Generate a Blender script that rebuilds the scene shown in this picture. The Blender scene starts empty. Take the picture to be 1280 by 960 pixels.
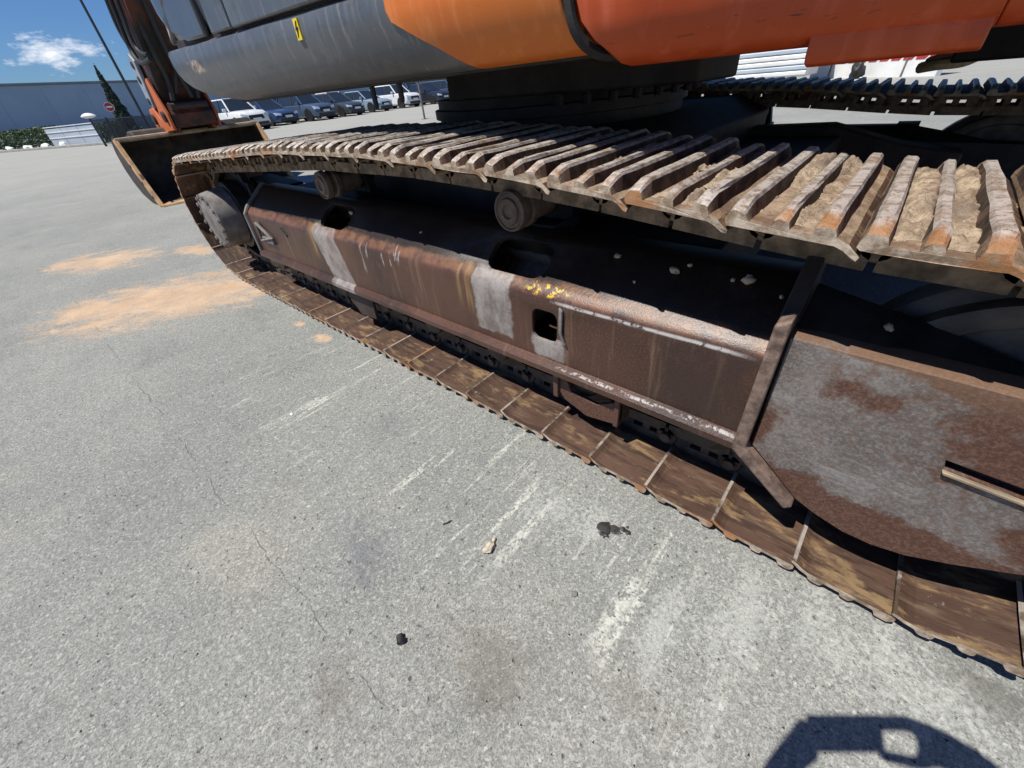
import bpy, bmesh, math, random
from mathutils import Vector, Matrix, noise as mn
R = math.radians
random.seed(7)
sc = bpy.context.scene
C = sc.collection

# ------------------------------------------------------------------ camera
CAM = Vector((-0.5128, -0.8718, 1.1675))
yaw, pit, rol = -0.7743, 0.6509, -0.1067
fw = Vector((math.sin(yaw)*math.cos(pit), math.cos(yaw)*math.cos(pit), -math.sin(pit)))
r0 = Vector((math.cos(yaw), -math.sin(yaw), 0)); u0 = r0.cross(fw)
rt = r0*math.cos(rol) + u0*math.sin(rol); up = -r0*math.sin(rol) + u0*math.cos(rol)
cam = bpy.data.cameras.new('camera'); co = bpy.data.objects.new('camera', cam); C.objects.link(co)
co.matrix_world = Matrix(((rt.x, up.x, -fw.x, CAM.x), (rt.y, up.y, -fw.y, CAM.y), (rt.z, up.z, -fw.z, CAM.z), (0, 0, 0, 1)))
cam.sensor_width = 36; cam.lens = 497.355/1280*36; cam.clip_start = 0.02; cam.clip_end = 2000
sc.camera = co

# ------------------------------------------------------------------ sky, sun, exposure
S = Vector((0.202, 0.418, -0.886)).normalized()          # direction the sunlight travels
el = math.asin(-S.z); az = math.atan2(-S.x, -S.y)
w = bpy.data.worlds.new('World'); sc.world = w; w.use_nodes = True
nt = w.node_tree; N = nt.nodes; LK = nt.links
bg = N['Background']; bg.inputs['Strength'].default_value = 0.05
sky = N.new('ShaderNodeTexSky'); sky.sky_type = 'NISHITA'; sky.sun_disc = False
sky.sun_elevation = el; sky.sun_rotation = az; sky.air_density = 1.0; sky.dust_density = 0.25; sky.ozone_density = 1.0
hs = N.new('ShaderNodeMixRGB'); hs.blend_type = 'MULTIPLY'; hs.inputs[0].default_value = 1.0; hs.inputs[2].default_value = (.55, .88, 1.42, 1)   # clear southern-blue sky
LK.new(sky.outputs[0], hs.inputs[1])
tc = N.new('ShaderNodeTexCoord')
sep = N.new('ShaderNodeSeparateXYZ'); LK.new(tc.outputs['Generated'], sep.inputs[0])
def wm(op, a, b=None, c=None):
    n = N.new('ShaderNodeMath'); n.operation = op
    for i, v in enumerate((a, b, c)):
        if v is None: continue
        if isinstance(v, (int, float)): n.inputs[i].default_value = v
        else: LK.new(v, n.inputs[i])
    return n.outputs[0]
# scattered fair-weather clouds: noise over direction, a few denser tufts
mp = N.new('ShaderNodeMapping'); mp.inputs['Scale'].default_value = (1, 1, 2.6); LK.new(tc.outputs['Generated'], mp.inputs[0])
nz = N.new('ShaderNodeTexNoise'); nz.inputs['Scale'].default_value = 22; nz.inputs['Detail'].default_value = 9; nz.inputs['Roughness'].default_value = 0.58
LK.new(mp.outputs[0], nz.inputs['Vector'])
tuft = None
for (d, rx, rz) in [((-.986, .136, .086), .055, .020), ((-.55, .83, .16), .08, .03), ((.6, .75, .2), .12, .05), ((-.3, -.92, .24), .12, .05), ((.9, -.3, .2), .1, .04), ((-.9, -.4, .16), .08, .03)]:
    v = N.new('ShaderNodeVectorMath'); v.operation = 'SUBTRACT'; LK.new(tc.outputs['Generated'], v.inputs[0]); v.inputs[1].default_value = d
    m = N.new('ShaderNodeVectorMath'); m.operation = 'MULTIPLY'; LK.new(v.outputs[0], m.inputs[0]); m.inputs[1].default_value = (1/rx, 1/rx, 1/rz)
    l = N.new('ShaderNodeVectorMath'); l.operation = 'LENGTH'; LK.new(m.outputs[0], l.inputs[0])
    k = wm('SUBTRACT', 1.0, wm('MULTIPLY', l.outputs['Value'], 0.55))
    k = wm('MAXIMUM', k, 0.0)
    tuft = k if tuft is None else wm('MAXIMUM', tuft, k)
dens = wm('SUBTRACT', wm('ADD', wm('MULTIPLY', tuft, 0.55), wm('MULTIPLY', nz.outputs['Fac'], 1.9)), 1.28)
dens = wm('MULTIPLY', wm('MULTIPLY', wm('MAXIMUM', dens, 0.0), 2.4), wm('MINIMUM', wm('MULTIPLY', tuft, 4.0), 1.0)); dens = wm('MINIMUM', dens, 0.9)
mx = N.new('ShaderNodeMixRGB'); LK.new(dens, mx.inputs[0]); LK.new(hs.outputs[0], mx.inputs[1]); mx.inputs[2].default_value = (17, 17.3, 18, 1)
LK.new(mx.outputs[0], bg.inputs['Color'])

sun = bpy.data.lights.new('sun', 'SUN'); sun.energy = 5.0; sun.angle = R(0.53); sun.color = (1.0, 0.955, 0.89)
so = bpy.data.objects.new('sun', sun); C.objects.link(so)
so.rotation_euler = S.to_track_quat('-Z', 'Y').to_euler(); so.location = (-10, -20, 40)
sc.view_settings.view_transform = 'Standard'; sc.view_settings.look = 'None'; sc.view_settings.gamma = 1; sc.view_settings.exposure = 0.33

# ------------------------------------------------------------------ material helpers
def lerp(a, b, t): return a + (b-a)*t
class MT:
    """small node-graph helper; every texture runs on world position"""
    def __init__(s, name, rough=.7, metal=0., spec=.5):
        s.m = bpy.data.materials.new(name); s.m.use_nodes = True; s.t = s.m.node_tree
        s.b = s.t.nodes['Principled BSDF']; s.b.inputs['Roughness'].default_value = rough
        s.b.inputs['Metallic'].default_value = metal; s.b.inputs['Specular IOR Level'].default_value = spec
        g = s.t.nodes.new('ShaderNodeNewGeometry'); s.pos = g.outputs['Position']; s.nor = g.outputs['Normal']
        x = s.t.nodes.new('ShaderNodeSeparateXYZ'); s.t.links.new(s.pos, x.inputs[0]); s.x, s.y, s.z = x.outputs
    def n(s, t): return s.t.nodes.new(t)
    def ln(s, a, b): s.t.links.new(a, b)
    def setin(s, i, v):
        if isinstance(v, (int, float)): i.default_value = v
        elif isinstance(v, (tuple, list)): i.default_value = (*v, 1) if len(v) == 3 and len(i.default_value) == 4 else v
        else: s.ln(v, i)
    def math(s, op, a, b=None, c=None):
        n = s.n('ShaderNodeMath'); n.operation = op
        for i, v in enumerate((a, b, c)):
            if v is not None: s.setin(n.inputs[i], v)
        return n.outputs[0]
    def vec(s, scale=(1, 1, 1), off=(0, 0, 0), rot=(0, 0, 0), src=None):
        n = s.n('ShaderNodeMapping'); n.inputs['Scale'].default_value = scale; n.inputs['Location'].default_value = off; n.inputs['Rotation'].default_value = rot
        s.ln(src or s.pos, n.inputs[0]); return n.outputs[0]
    def noise(s, scale, detail=5, rough=.55, vec=None, dist=0):
        n = s.n('ShaderNodeTexNoise'); n.inputs['Scale'].default_value = scale; n.inputs['Detail'].default_value = detail
        n.inputs['Roughness'].default_value = rough; n.inputs['Distortion'].default_value = dist
        s.ln(vec or s.pos, n.inputs['Vector']); return n.outputs['Fac']
    def voro(s, scale, feature='F1', vec=None, out='Distance'):
        n = s.n('ShaderNodeTexVoronoi'); n.feature = feature; n.inputs['Scale'].default_value = scale
        s.ln(vec or s.pos, n.inputs['Vector']); return n.outputs[out]
    def step(s, f, a, b):
        n = s.n('ShaderNodeMapRange'); n.interpolation_type = 'SMOOTHSTEP'
        s.setin(n.inputs[0], f); n.inputs[1].default_value = a; n.inputs[2].default_value = b; return n.outputs[0]
    def mix(s, f, a, b, mode='MIX'):
        n = s.n('ShaderNodeMixRGB'); n.blend_type = mode; s.setin(n.inputs[0], f); s.setin(n.inputs[1], a); s.setin(n.inputs[2], b); return n.outputs[0]
    def col(s, c): s.setin(s.b.inputs['Base Color'], c); return s
    def rough(s, r): s.setin(s.b.inputs['Roughness'], r); return s
    def bump(s, h, strength=.5, dist=.01):
        n = s.n('ShaderNodeBump'); n.inputs['Strength'].default_value = strength; n.inputs['Distance'].default_value = dist
        s.ln(h, n.inputs['Height']); s.ln(n.outputs[0], s.b.inputs['Normal']); return s
    def ell(s, cx, cy, rx, ry, rot=0.):
        """1 at the centre of a ground ellipse, 0 at its rim"""
        a = s.math('SUBTRACT', s.x, cx); b = s.math('SUBTRACT', s.y, cy)
        c_, s_ = math.cos(rot), math.sin(rot)
        p = s.math('ADD', s.math('MULTIPLY', a, c_/rx), s.math('MULTIPLY', b, s_/rx))
        q = s.math('ADD', s.math('MULTIPLY', a, -s_/ry), s.math('MULTIPLY', b, c_/ry))
        d = s.math('SQRT', s.math('ADD', s.math('MULTIPLY', p, p), s.math('MULTIPLY', q, q)))
        return s.math('SUBTRACT', 1.0, d)
    def band(s, v, a, b, soft=.01):
        return s.math('MULTIPLY', s.step(v, a-soft, a+soft), s.math('SUBTRACT', 1.0, s.step(v, b-soft, b+soft)))
def simple(name, c, rough=.7, metal=0., var=.25, scale=6, spec=.5, bump=0):
    t = MT(name, rough, metal, spec)
    f = t.noise(scale, 6, .6)
    t.col(t.mix(t.step(f, .3, .7), tuple(x*(1-var) for x in c), tuple(min(1, x*(1+var)) for x in c)))
    if bump: t.bump(t.noise(scale*12, 4), bump, .004)
    return t.m

# ------------------------------------------------------------------ mesh helpers
def finish(bm, name, mats, parent=None, smooth=35, bevel=0, seg=2, loc=None):
    me = bpy.data.meshes.new(name); bmesh.ops.recalc_face_normals(bm, faces=bm.faces[:]); bm.to_mesh(me); bm.free()
    for m in (mats if isinstance(mats, (list, tuple)) else [mats]): me.materials.append(m)
    if smooth: me.shade_smooth(); me.set_sharp_from_angle(angle=R(smooth))
    o = bpy.data.objects.new(name, me); C.objects.link(o)
    if parent is not None: attach(o, parent)
    if loc: o.location = loc
    if bevel:
        b = o.modifiers.new('bevel', 'BEVEL'); b.width = bevel; b.segments = seg; b.limit_method = 'ANGLE'; b.angle_limit = R(40)
    return o
ROOTLOC = {}
def attach(o, parent):
    o.parent = parent
    l = ROOTLOC.get(parent.name)
    if l is not None: o.matrix_parent_inverse = Matrix.Translation(-l)
def thing(name, label, cat, loc=(0, 0, 0), group=None, world=True):
    o = bpy.data.objects.new(name, None); C.objects.link(o); o.location = loc; o.empty_display_size = .2
    tag(o, label, cat, group)
    if world: ROOTLOC[o.name] = Vector(loc)
    return o
def tag(o, label, cat, group=None, kind=None):
    o['label'] = label; o['category'] = cat
    if group: o['group'] = group
    if kind: o['kind'] = kind
    return o
def struct(o): o['kind'] = 'structure'; return o
def box(bm, x0, x1, y0, y1, z0, z1, mi=0):
    vs = [bm.verts.new(p) for p in ((x0, y0, z0), (x1, y0, z0), (x1, y1, z0), (x0, y1, z0), (x0, y0, z1), (x1, y0, z1), (x1, y1, z1), (x0, y1, z1))]
    for f in ((0, 3, 2, 1), (4, 5, 6, 7), (0, 1, 5, 4), (1, 2, 6, 5), (2, 3, 7, 6), (3, 0, 4, 7)):
        bm.faces.new([vs[i] for i in f]).material_index = mi
    return vs
def prism(bm, poly, a0, a1, axis='y', mi=0):
    """poly in the two other axes, extruded along axis from a0 to a1"""
    def P(p, a): return {'y': (p[0], a, p[1]), 'x': (a, p[0], p[1]), 'z': (p[0], p[1], a)}[axis]
    A = [bm.verts.new(P(p, a0)) for p in poly]; B = [bm.verts.new(P(p, a1)) for p in poly]
    n = len(poly)
    for f in [A, B[::-1]] + [[A[i], B[i], B[(i+1) % n], A[(i+1) % n]] for i in range(n)]:
        bm.faces.new(f).material_index = mi
    return A+B
def lathe(bm, prof, c, axis='y', seg=24, mi=0, ang0=0):
    """prof: (radius, offset along axis) list; closed with caps"""
    rings = []
    for r_, a in prof:
        ring = []
        for k in range(seg):
            t = 2*math.pi*k/seg+ang0; p, q = r_*math.cos(t), r_*math.sin(t)
            v = {'y': (p, a, q), 'x': (a, p, q), 'z': (p, q, a)}[axis]
            ring.append(bm.verts.new((c[0]+v[0], c[1]+v[1], c[2]+v[2])))
        rings.append(ring)
    for i in range(len(rings)-1):
        for k in range(seg):
            bm.faces.new((rings[i][k], rings[i][(k+1) % seg], rings[i+1][(k+1) % seg], rings[i+1][k])).material_index = mi
    bm.faces.new(rings[0]).material_index = mi; bm.faces.new(rings[-1][::-1]).material_index = mi
def tube(bm, pts, r, seg=8, mi=0, rads=None, sub=0):
    pts = [Vector(p) for p in pts]
    if sub:
        q = []
        for i in range(len(pts)-1):
            p0 = pts[max(i-1, 0)]; p1 = pts[i]; p2 = pts[i+1]; p3 = pts[min(i+2, len(pts)-1)]
            for k in range(sub):
                t = k/sub
                q.append(.5*((2*p1)+(-p0+p2)*t+(2*p0-5*p1+4*p2-p3)*t*t+(-p0+3*p1-3*p2+p3)*t**3))
        q.append(pts[-1]); pts = q; rads = None if rads is None or len(rads) != len(pts) else rads
    rings = []; prev = None
    for i, p in enumerate(pts):
        d = (pts[min(i+1, len(pts)-1)]-pts[max(i-1, 0)]).normalized()
        a = d.cross(Vector((0, 0, 1)) if abs(d.z) < .95 else Vector((1, 0, 0))).normalized() if prev is None else (prev-d*prev.dot(d)).normalized()
        prev = a; b = d.cross(a); rr = rads[i] if rads else r
        rings.append([bm.verts.new(p+a*rr*math.cos(2*math.pi*k/seg)+b*rr*math.sin(2*math.pi*k/seg)) for k in range(seg)])
    for i in range(len(rings)-1):
        for k in range(seg):
            bm.faces.new((rings[i][k], rings[i][(k+1) % seg], rings[i+1][(k+1) % seg], rings[i+1][k])).material_index = mi
    bm.faces.new(rings[0][::-1]).material_index = mi; bm.faces.new(rings[-1]).material_index = mi
def loft(bm, rings, mi=0, caps=True, closed=True):
    V = [[bm.verts.new(p) for p in r_] for r_ in rings]
    n = len(V[0])
    for i in range(len(V)-1):
        for k in range(n if closed else n-1):
            bm.faces.new((V[i][k], V[i][(k+1) % n], V[i+1][(k+1) % n], V[i+1][k])).material_index = mi
    if caps: bm.faces.new(V[0][::-1]).material_index = mi; bm.faces.new(V[-1]).material_index = mi
    return V
def boolean(o, cutters):
    for c in cutters:
        m = o.modifiers.new('b', 'BOOLEAN'); m.operation = 'DIFFERENCE'; m.object = c; m.solver = 'EXACT'
    dg = bpy.context.evaluated_depsgraph_get()
    me = bpy.data.meshes.new_from_object(o.evaluated_get(dg)); old = o.data
    o.modifiers.clear(); o.data = me; me.name = old.name
    for c in cutters: bpy.data.objects.remove(c)
def lump(rad, seed, flat=1., sub=2, amp=.35, fr=1.3):
    bm = bmesh.new(); bmesh.ops.create_icosphere(bm, subdivisions=sub, radius=1)
    for v in bm.verts:
        k = 1+amp*mn.noise(v.co*fr+Vector((seed*3.1, seed, 0)))*1.6
        v.co = Vector((v.co.x*rad[0]*k, v.co.y*rad[1]*k, v.co.z*rad[2]*k*flat))
    return bm

# ------------------------------------------------------------------ materials
def ground_mat():
    t = MT('worn_concrete', .92, 0, .25)
    big = t.noise(.55, 6, .6); mid = t.noise(3.2, 7, .62); fine = t.noise(38, 6, .7)
    c = t.mix(t.step(big, .3, .7), (.235, .243, .238), (.30, .302, .29))
    c = t.mix(t.math('MULTIPLY', t.step(mid, .5, .75), .55), c, (.185, .19, .185))
    c = t.mix(t.math('MULTIPLY', t.step(t.noise(1.6, 5, .6, t.vec((1, 1, 1), (7, 3, 0))), .55, .75), .5), c, (.36, .35, .31))
    # exposed aggregate: coloured grains, dark pits
    vc = t.voro(150, out='Color'); g = t.n('ShaderNodeRGBToBW'); t.ln(vc, g.inputs[0])
    c = t.mix(.42, c, t.mix(g.outputs[0], (.25, .25, .25), (.8, .8, .78)), 'OVERLAY')
    v2 = t.voro(330, out='Color'); g2 = t.n('ShaderNodeRGBToBW'); t.ln(v2, g2.inputs[0])
    c = t.mix(.62, c, t.mix(g2.outputs[0], (.18, .18, .19), (.84, .83, .82)), 'OVERLAY')
    c = t.mix(t.math('MULTIPLY', t.step(g.outputs[0], .80, .86), .35), c, (.5, .49, .46))
    c = t.mix(t.math('MULTIPLY', t.step(t.noise(24, 5, .7, t.vec((1, 1, 1), (2, 6, 0))), .56, .7), .45), c, (.15, .152, .15))
    pit = t.math('SUBTRACT', 1.0, t.step(t.noise(55, 3, .5, t.vec((1, 1, 1), (3, 9, 0))), .25, .36))
    c = t.mix(t.math('MULTIPLY', pit, .75), c, (.06, .06, .062))
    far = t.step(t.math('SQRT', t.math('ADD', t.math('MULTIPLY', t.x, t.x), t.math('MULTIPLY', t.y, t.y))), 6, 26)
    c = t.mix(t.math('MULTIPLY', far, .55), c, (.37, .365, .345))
    # drag marks of the grousers: stripes across the track direction
    st = t.noise(1, 4, .6, t.vec((17, 1.3, 1))); st2 = t.noise(1, 3, .6, t.vec((46, 2.6, 1), (3, 1, 0)))
    reg = t.math('MULTIPLY', t.step(t.noise(2.3, 3, .5, t.vec((1, 1.4, 1), (5, 2, 0))), .36, .56), t.math('MULTIPLY', t.band(t.y, -.66, .05, .14), t.band(t.x, -2.9, -.2, .3)))
    sm = t.math('MULTIPLY', reg, t.math('MAXIMUM', t.step(st, .555, .65), t.math('MULTIPLY', t.step(st2, .6, .68), .8)))
    c = t.mix(t.math('MULTIPLY', sm, t.math('MULTIPLY', t.step(t.math('ADD', fine, t.math('MULTIPLY', t.math('SUBTRACT', g.outputs[0], .5), .35)), .33, .60), .9)), c, (.60, .60, .55))
    # pale dust near the right end of the track
    dst = None
    for e in ((-.42, -.18, .16, .30), (-.15, -.1, .34, .22), (-.57, -.38, .07, .3), (-.95, -.2, .25, .2), (-.41, -.42, .06, .28)):
        k = t.ell(*e); dst = k if dst is None else t.math('MAXIMUM', dst, k)
    dn = t.math('ADD', t.math('MULTIPLY', t.math('SUBTRACT', t.noise(5, 9, .74, t.vec((1.6, .8, 1))), .5), 2.6), t.math('MULTIPLY', t.math('SUBTRACT', t.noise(70, 4, .7, t.vec((1, 1, 1), (4, 4, 0))), .5), 2.2))
    dm = t.step(t.math('ADD', t.math('MULTIPLY', dst, .8), dn), .30, .80)
    dm = t.math('MULTIPLY', dm, t.step(dst, -.35, .25))
    c = t.mix(t.math('MULTIPLY', dm, .36), c, (.60, .61, .59))
    sp = t.math('MULTIPLY', t.step(t.noise(46, 3, .6, t.vec((1, 1, 1), (6, 2, 0))), .66, .70), t.band(t.y, -1.0, .05, .3))
    c = t.mix(t.math('MULTIPLY', sp, .6), c, (.68, .67, .62))
    # bluish-dark and brown stains
    for (e, col, k) in (((-1.45, -.72, .22, .15), (.13, .135, .165), .8), ((-.86, -.68, .2, .12), (.14, .125, .10), .6), ((-1.9, -.28, .16, .14), (.15, .155, .165), .8), ((-.56, -.53, .16, .1), (.16, .14, .1), .5), ((.06, -.01, .2, .09), (.12, .115, .10), .95), ((-1.12, -.98, .2, .12), (.14, .12, .10), .6)):
        f = t.math('MULTIPLY', t.step(t.math('ADD', t.ell(*e), t.math('ADD', t.math('MULTIPLY', t.math('SUBTRACT', mid, .5), 3.0), t.math('MULTIPLY', t.math('SUBTRACT', fine, .5), 2.4))), .15, 1.1), t.step(t.ell(*e), -.5, .3))
        c = t.mix(t.math('MULTIPLY', f, k*.7), c, col)
    # spilled orange sand
    sd = None
    for e in ((-4.66, -.52, 1.2, .74, .88), (-4.35, -.28, .7, .5, .8), (-5.0, -.95, .5, .36, .6), (-6.65, -.62, .85, .48, .6), (-5.95, .1, .5, .22, .3), (-2.87, -.09, .10, .05, 0), (-3.2, -.08, .08, .04, 0), (.12, -.19, .16, .07, .7)):
        k = t.ell(*e); sd = k if sd is None else t.math('MAXIMUM', sd, k)
    sv = t.vec((1, 1, 1), (0, 0, 0), (0, 0, -.88)); sv2 = t.vec((1.3, 2.6, 1), src=sv)
    sn = t.math('ADD', t.math('MULTIPLY', t.math('SUBTRACT', t.noise(2.6, 9, .72, sv2), .5), 2.6), t.math('MULTIPLY', t.math('SUBTRACT', fine, .5), 1.5))
    sf = t.step(t.math('ADD', t.math('MULTIPLY', sd, 1.15), sn), .12, .85)
    sf = t.math('MULTIPLY', sf, t.step(sd, -.25, .15))
    c = t.mix(t.math('MULTIPLY', sf, t.math('ADD', .55, t.math('MULTIPLY', t.step(t.noise(4.5, 7, .7, t.vec((1, 1, 1), (3, 1, 0))), .35, .6), .36))), c, t.mix(t.step(mid, .3, .7), (.55, .36, .225), (.66, .47, .325)))
    # crack running beside the track
    wob = t.math('MULTIPLY', t.math('SUBTRACT', t.noise(1, 6, .65, t.vec((2.6, 0, 0))), .5), .13)
    cd = t.math('ABSOLUTE', t.math('SUBTRACT', t.math('SUBTRACT', t.y, wob), t.math('ADD', -.90, t.math('MULTIPLY', t.x, .018))))
    ck = t.math('MULTIPLY', t.math('SUBTRACT', 1.0, t.step(cd, .0008, .0035)), t.math('MULTIPLY', t.step(t.noise(5, 4), .47, .56), t.band(t.x, -7.5, -.85, .3)))
    c = t.mix(t.math('MULTIPLY', ck, .2), c, (.07, .07, .07))
    c = t.mix(1.0, c, (.92, .925, .885), 'MULTIPLY')
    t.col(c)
    h = t.math('ADD', t.math('MULTIPLY', g.outputs[0], .45), t.math('ADD', t.math('MULTIPLY', fine, .9), t.math('MULTIPLY', g2.outputs[0], .25)))
    h = t.math('SUBTRACT', h, t.math('ADD', t.math('MULTIPLY', pit, .7), t.math('MULTIPLY', ck, .5)))
    t.bump(h, .75, .007)
    return t.m
def frame_mat():
    t = MT('brown_track_frame_paint', .5, 0, .5)
    gr = t.noise(140, 4, .7); md = t.noise(7, 7, .65); lo = t.noise(1.4, 5, .6)
    strk = t.noise(1, 6, .65, t.vec((26, 5, 1.6)))
    c = t.mix(t.step(lo, .3, .7), (.040, .018, .012), (.082, .037, .023))
    c = t.mix(t.math('MULTIPLY', t.step(gr, .45, .7), .5), c, (.125, .066, .042))
    c = t.mix(t.math('MULTIPLY', t.step(md, .55, .72), .6), c, (.06, .036, .027))
    c = t.mix(t.math('MULTIPLY', t.step(strk, .54, .72), .5), c, (.20, .13, .085))
    c = t.mix(t.math('MULTIPLY', t.step(t.noise(2.2, 7, .68, t.vec((1.4, 1, .8), (6, 1, 2))), .47, .62), .75), c, (.030, .017, .013))
    # rust along the upper bend
    rb = t.math('MULTIPLY', t.step(t.z, .572, .592), t.step(t.noise(16, 6, .7), .35, .6))
    c = t.mix(t.math('MULTIPLY', rb, .65), c, t.mix(md, (.15, .055, .025), (.27, .135, .06)))
    # bare primer bands left where straps sat
    wx = t.math('ADD', t.x, t.math('MULTIPLY', t.math('SUBTRACT', t.noise(14, 5, .7), .5), .05))
    wz = t.math('ADD', t.z, t.math('MULTIPLY', t.math('SUBTRACT', t.noise(11, 5, .7), .5), .06))
    b = t.math('MULTIPLY', t.band(wx, -1.62, -1.43, .008), t.step(wz, .365, .375))
    b = t.math('MAXIMUM', b, t.band(t.math('ADD', wx, t.math('MULTIPLY', t.math('SUBTRACT', t.z, .5), .35)), -2.88, -2.64, .008))
    b = t.math('MAXIMUM', b, t.math('MULTIPLY', t.band(wx, -1.33, -1.19, .008), t.band(wz, .345, .43, .006)))
    b = t.math('MAXIMUM', b, t.math('MULTIPLY', t.math('MULTIPLY', t.step(t.noise(1, 5, .6, t.vec((30, 4, 5), (2, 0, 0))), .60, .63), t.band(wx, -2.5, -2.05, .03)), t.step(t.z, .42, .5)))
    c = t.mix(t.math('MULTIPLY', b, t.math('ADD', .35, t.math('MULTIPLY', t.step(t.noise(13, 8, .75, t.vec((1, 1, .7), (2, 9, 4))), .36, .62), .5))), c, t.mix(t.math('ADD', t.math('MULTIPLY', gr, .8), t.math('MULTIPLY', md, .3)), (.17, .14, .12), (.42, .40, .38)))
    yl = t.math('MULTIPLY', t.math('MAXIMUM', t.band(wx, -2.98, -2.9, .02), t.band(wx, -1.72, -1.63, .02)), t.step(t.z, .40, .5))
    c = t.mix(t.math('MULTIPLY', yl, t.math('MULTIPLY', t.step(strk, .4, .6), .5)), c, (.34, .215, .09))
    yd = t.math('MULTIPLY', t.math('MULTIPLY', t.band(wx, -1.36, -1.19, .02), t.band(t.z, .582, .612, .006)), t.step(t.noise(40, 4, .7, t.vec((1, 1, 1), (1, 1, 1))), .52, .58))
    c = t.mix(yd, c, (.62, .40, .03))
    wr = t.math('MULTIPLY', t.math('MULTIPLY', t.band(t.math('ADD', t.z, t.math('MULTIPLY', t.math('SUBTRACT', md, .5), .008)), .567, .576, .003), t.band(wx, -1.22, -.66, .05)), t.step(t.noise(45, 5, .7), .40, .5))
    wr2 = t.math('MULTIPLY', t.math('MULTIPLY', t.band(t.math('ADD', t.z, t.math('MULTIPLY', t.math('SUBTRACT', md, .5), .012)), .3262, .3322, .0015), t.band(wx, -1.2, -.60, .05)), t.step(t.noise(30, 7, .78, t.vec((1, 1, 1), (2, 8, 1))), .48, .54))
    c = t.mix(t.math('MULTIPLY', t.math('MAXIMUM', wr, wr2), .65), c, (.55, .53, .51))  # sun glint painted along the bend; pale scraped wear on the flange
    dr = t.math('MULTIPLY', t.step(t.noise(1, 7, .7, t.vec((60, 10, 2.2), (3, 0, 1))), .56, .72), .5)
    c = t.mix(dr, c, (.045, .026, .02))
    top_shade = t.step(t.math('ADD', t.z, t.math('MULTIPLY', t.math('SUBTRACT', t.noise(9, 6, .7), .5), .05)), .612, .626)  # shade under the upper track run painted near-black on the sloping top
    c = t.mix(t.math('MULTIPLY', top_shade, .93), c, t.mix(t.step(md, .5, .75), (.011, .009, .008), (.040, .027, .020)))
    t.col(c).rough(t.mix(md, (.26, .26, .26), (.52, .52, .52)))
    t.bump(t.math('ADD', gr, t.math('MULTIPLY', md, .6)), .35, .003)
    return t.m
def guard_mat():
    t = MT('peeling_grey_guard_paint', .6, 0, .4)
    gr = t.noise(150, 4, .7); md = t.noise(6.5, 8, .62); lo = t.noise(3.0, 6, .55, t.vec((1, 1, 1), (4.4, 0, 2.1)))
    g = t.mix(t.step(md, .35, .65), (.095, .085, .078), (.185, .17, .158))
    g = t.mix(t.math('MULTIPLY', t.step(gr, .4, .65), .5), g, (.29, .265, .245))
    g = t.mix(t.math('MULTIPLY', t.step(t.noise(60, 3, .6), .5, .7), .4), g, (.20, .15, .125))
    g = t.mix(t.math('MULTIPLY', t.step(t.noise(95, 5, .75, t.vec((1, 1, 1), (3, 3, 3))), .48, .6), .6), g, (.125, .082, .062))
    g = t.mix(t.math('MULTIPLY', t.step(t.noise(1, 6, .7, t.vec((7, 7, 26))), .55, .7), .35), g, (.36, .35, .34))
    br = t.mix(t.step(gr, .4, .7), (.075, .035, .023), (.145, .078, .052))
    br = t.mix(t.math('MULTIPLY', t.step(t.z, .58, .68), .35), br, (.27, .18, .115))
    f = t.step(t.math('ADD', lo, t.math('MULTIPLY', t.math('SUBTRACT', md, .5), .7)), .49, .60)
    f = t.math('MAXIMUM', f, t.math('SUBTRACT', 1.0, t.step(t.math('ADD', t.z, t.math('MULTIPLY', t.math('SUBTRACT', md, .5), .22)), .27, .29)))
    f = t.math('MAXIMUM', f, t.step(t.math('ADD', t.z, t.math('MULTIPLY', t.math('SUBTRACT', lo, .5), .2)), .635, .65))
    t.col(t.mix(f, g, br)).bump(t.math('SUBTRACT', gr, t.math('MULTIPLY', f, .8)), .35, .003)
    return t.m
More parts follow.
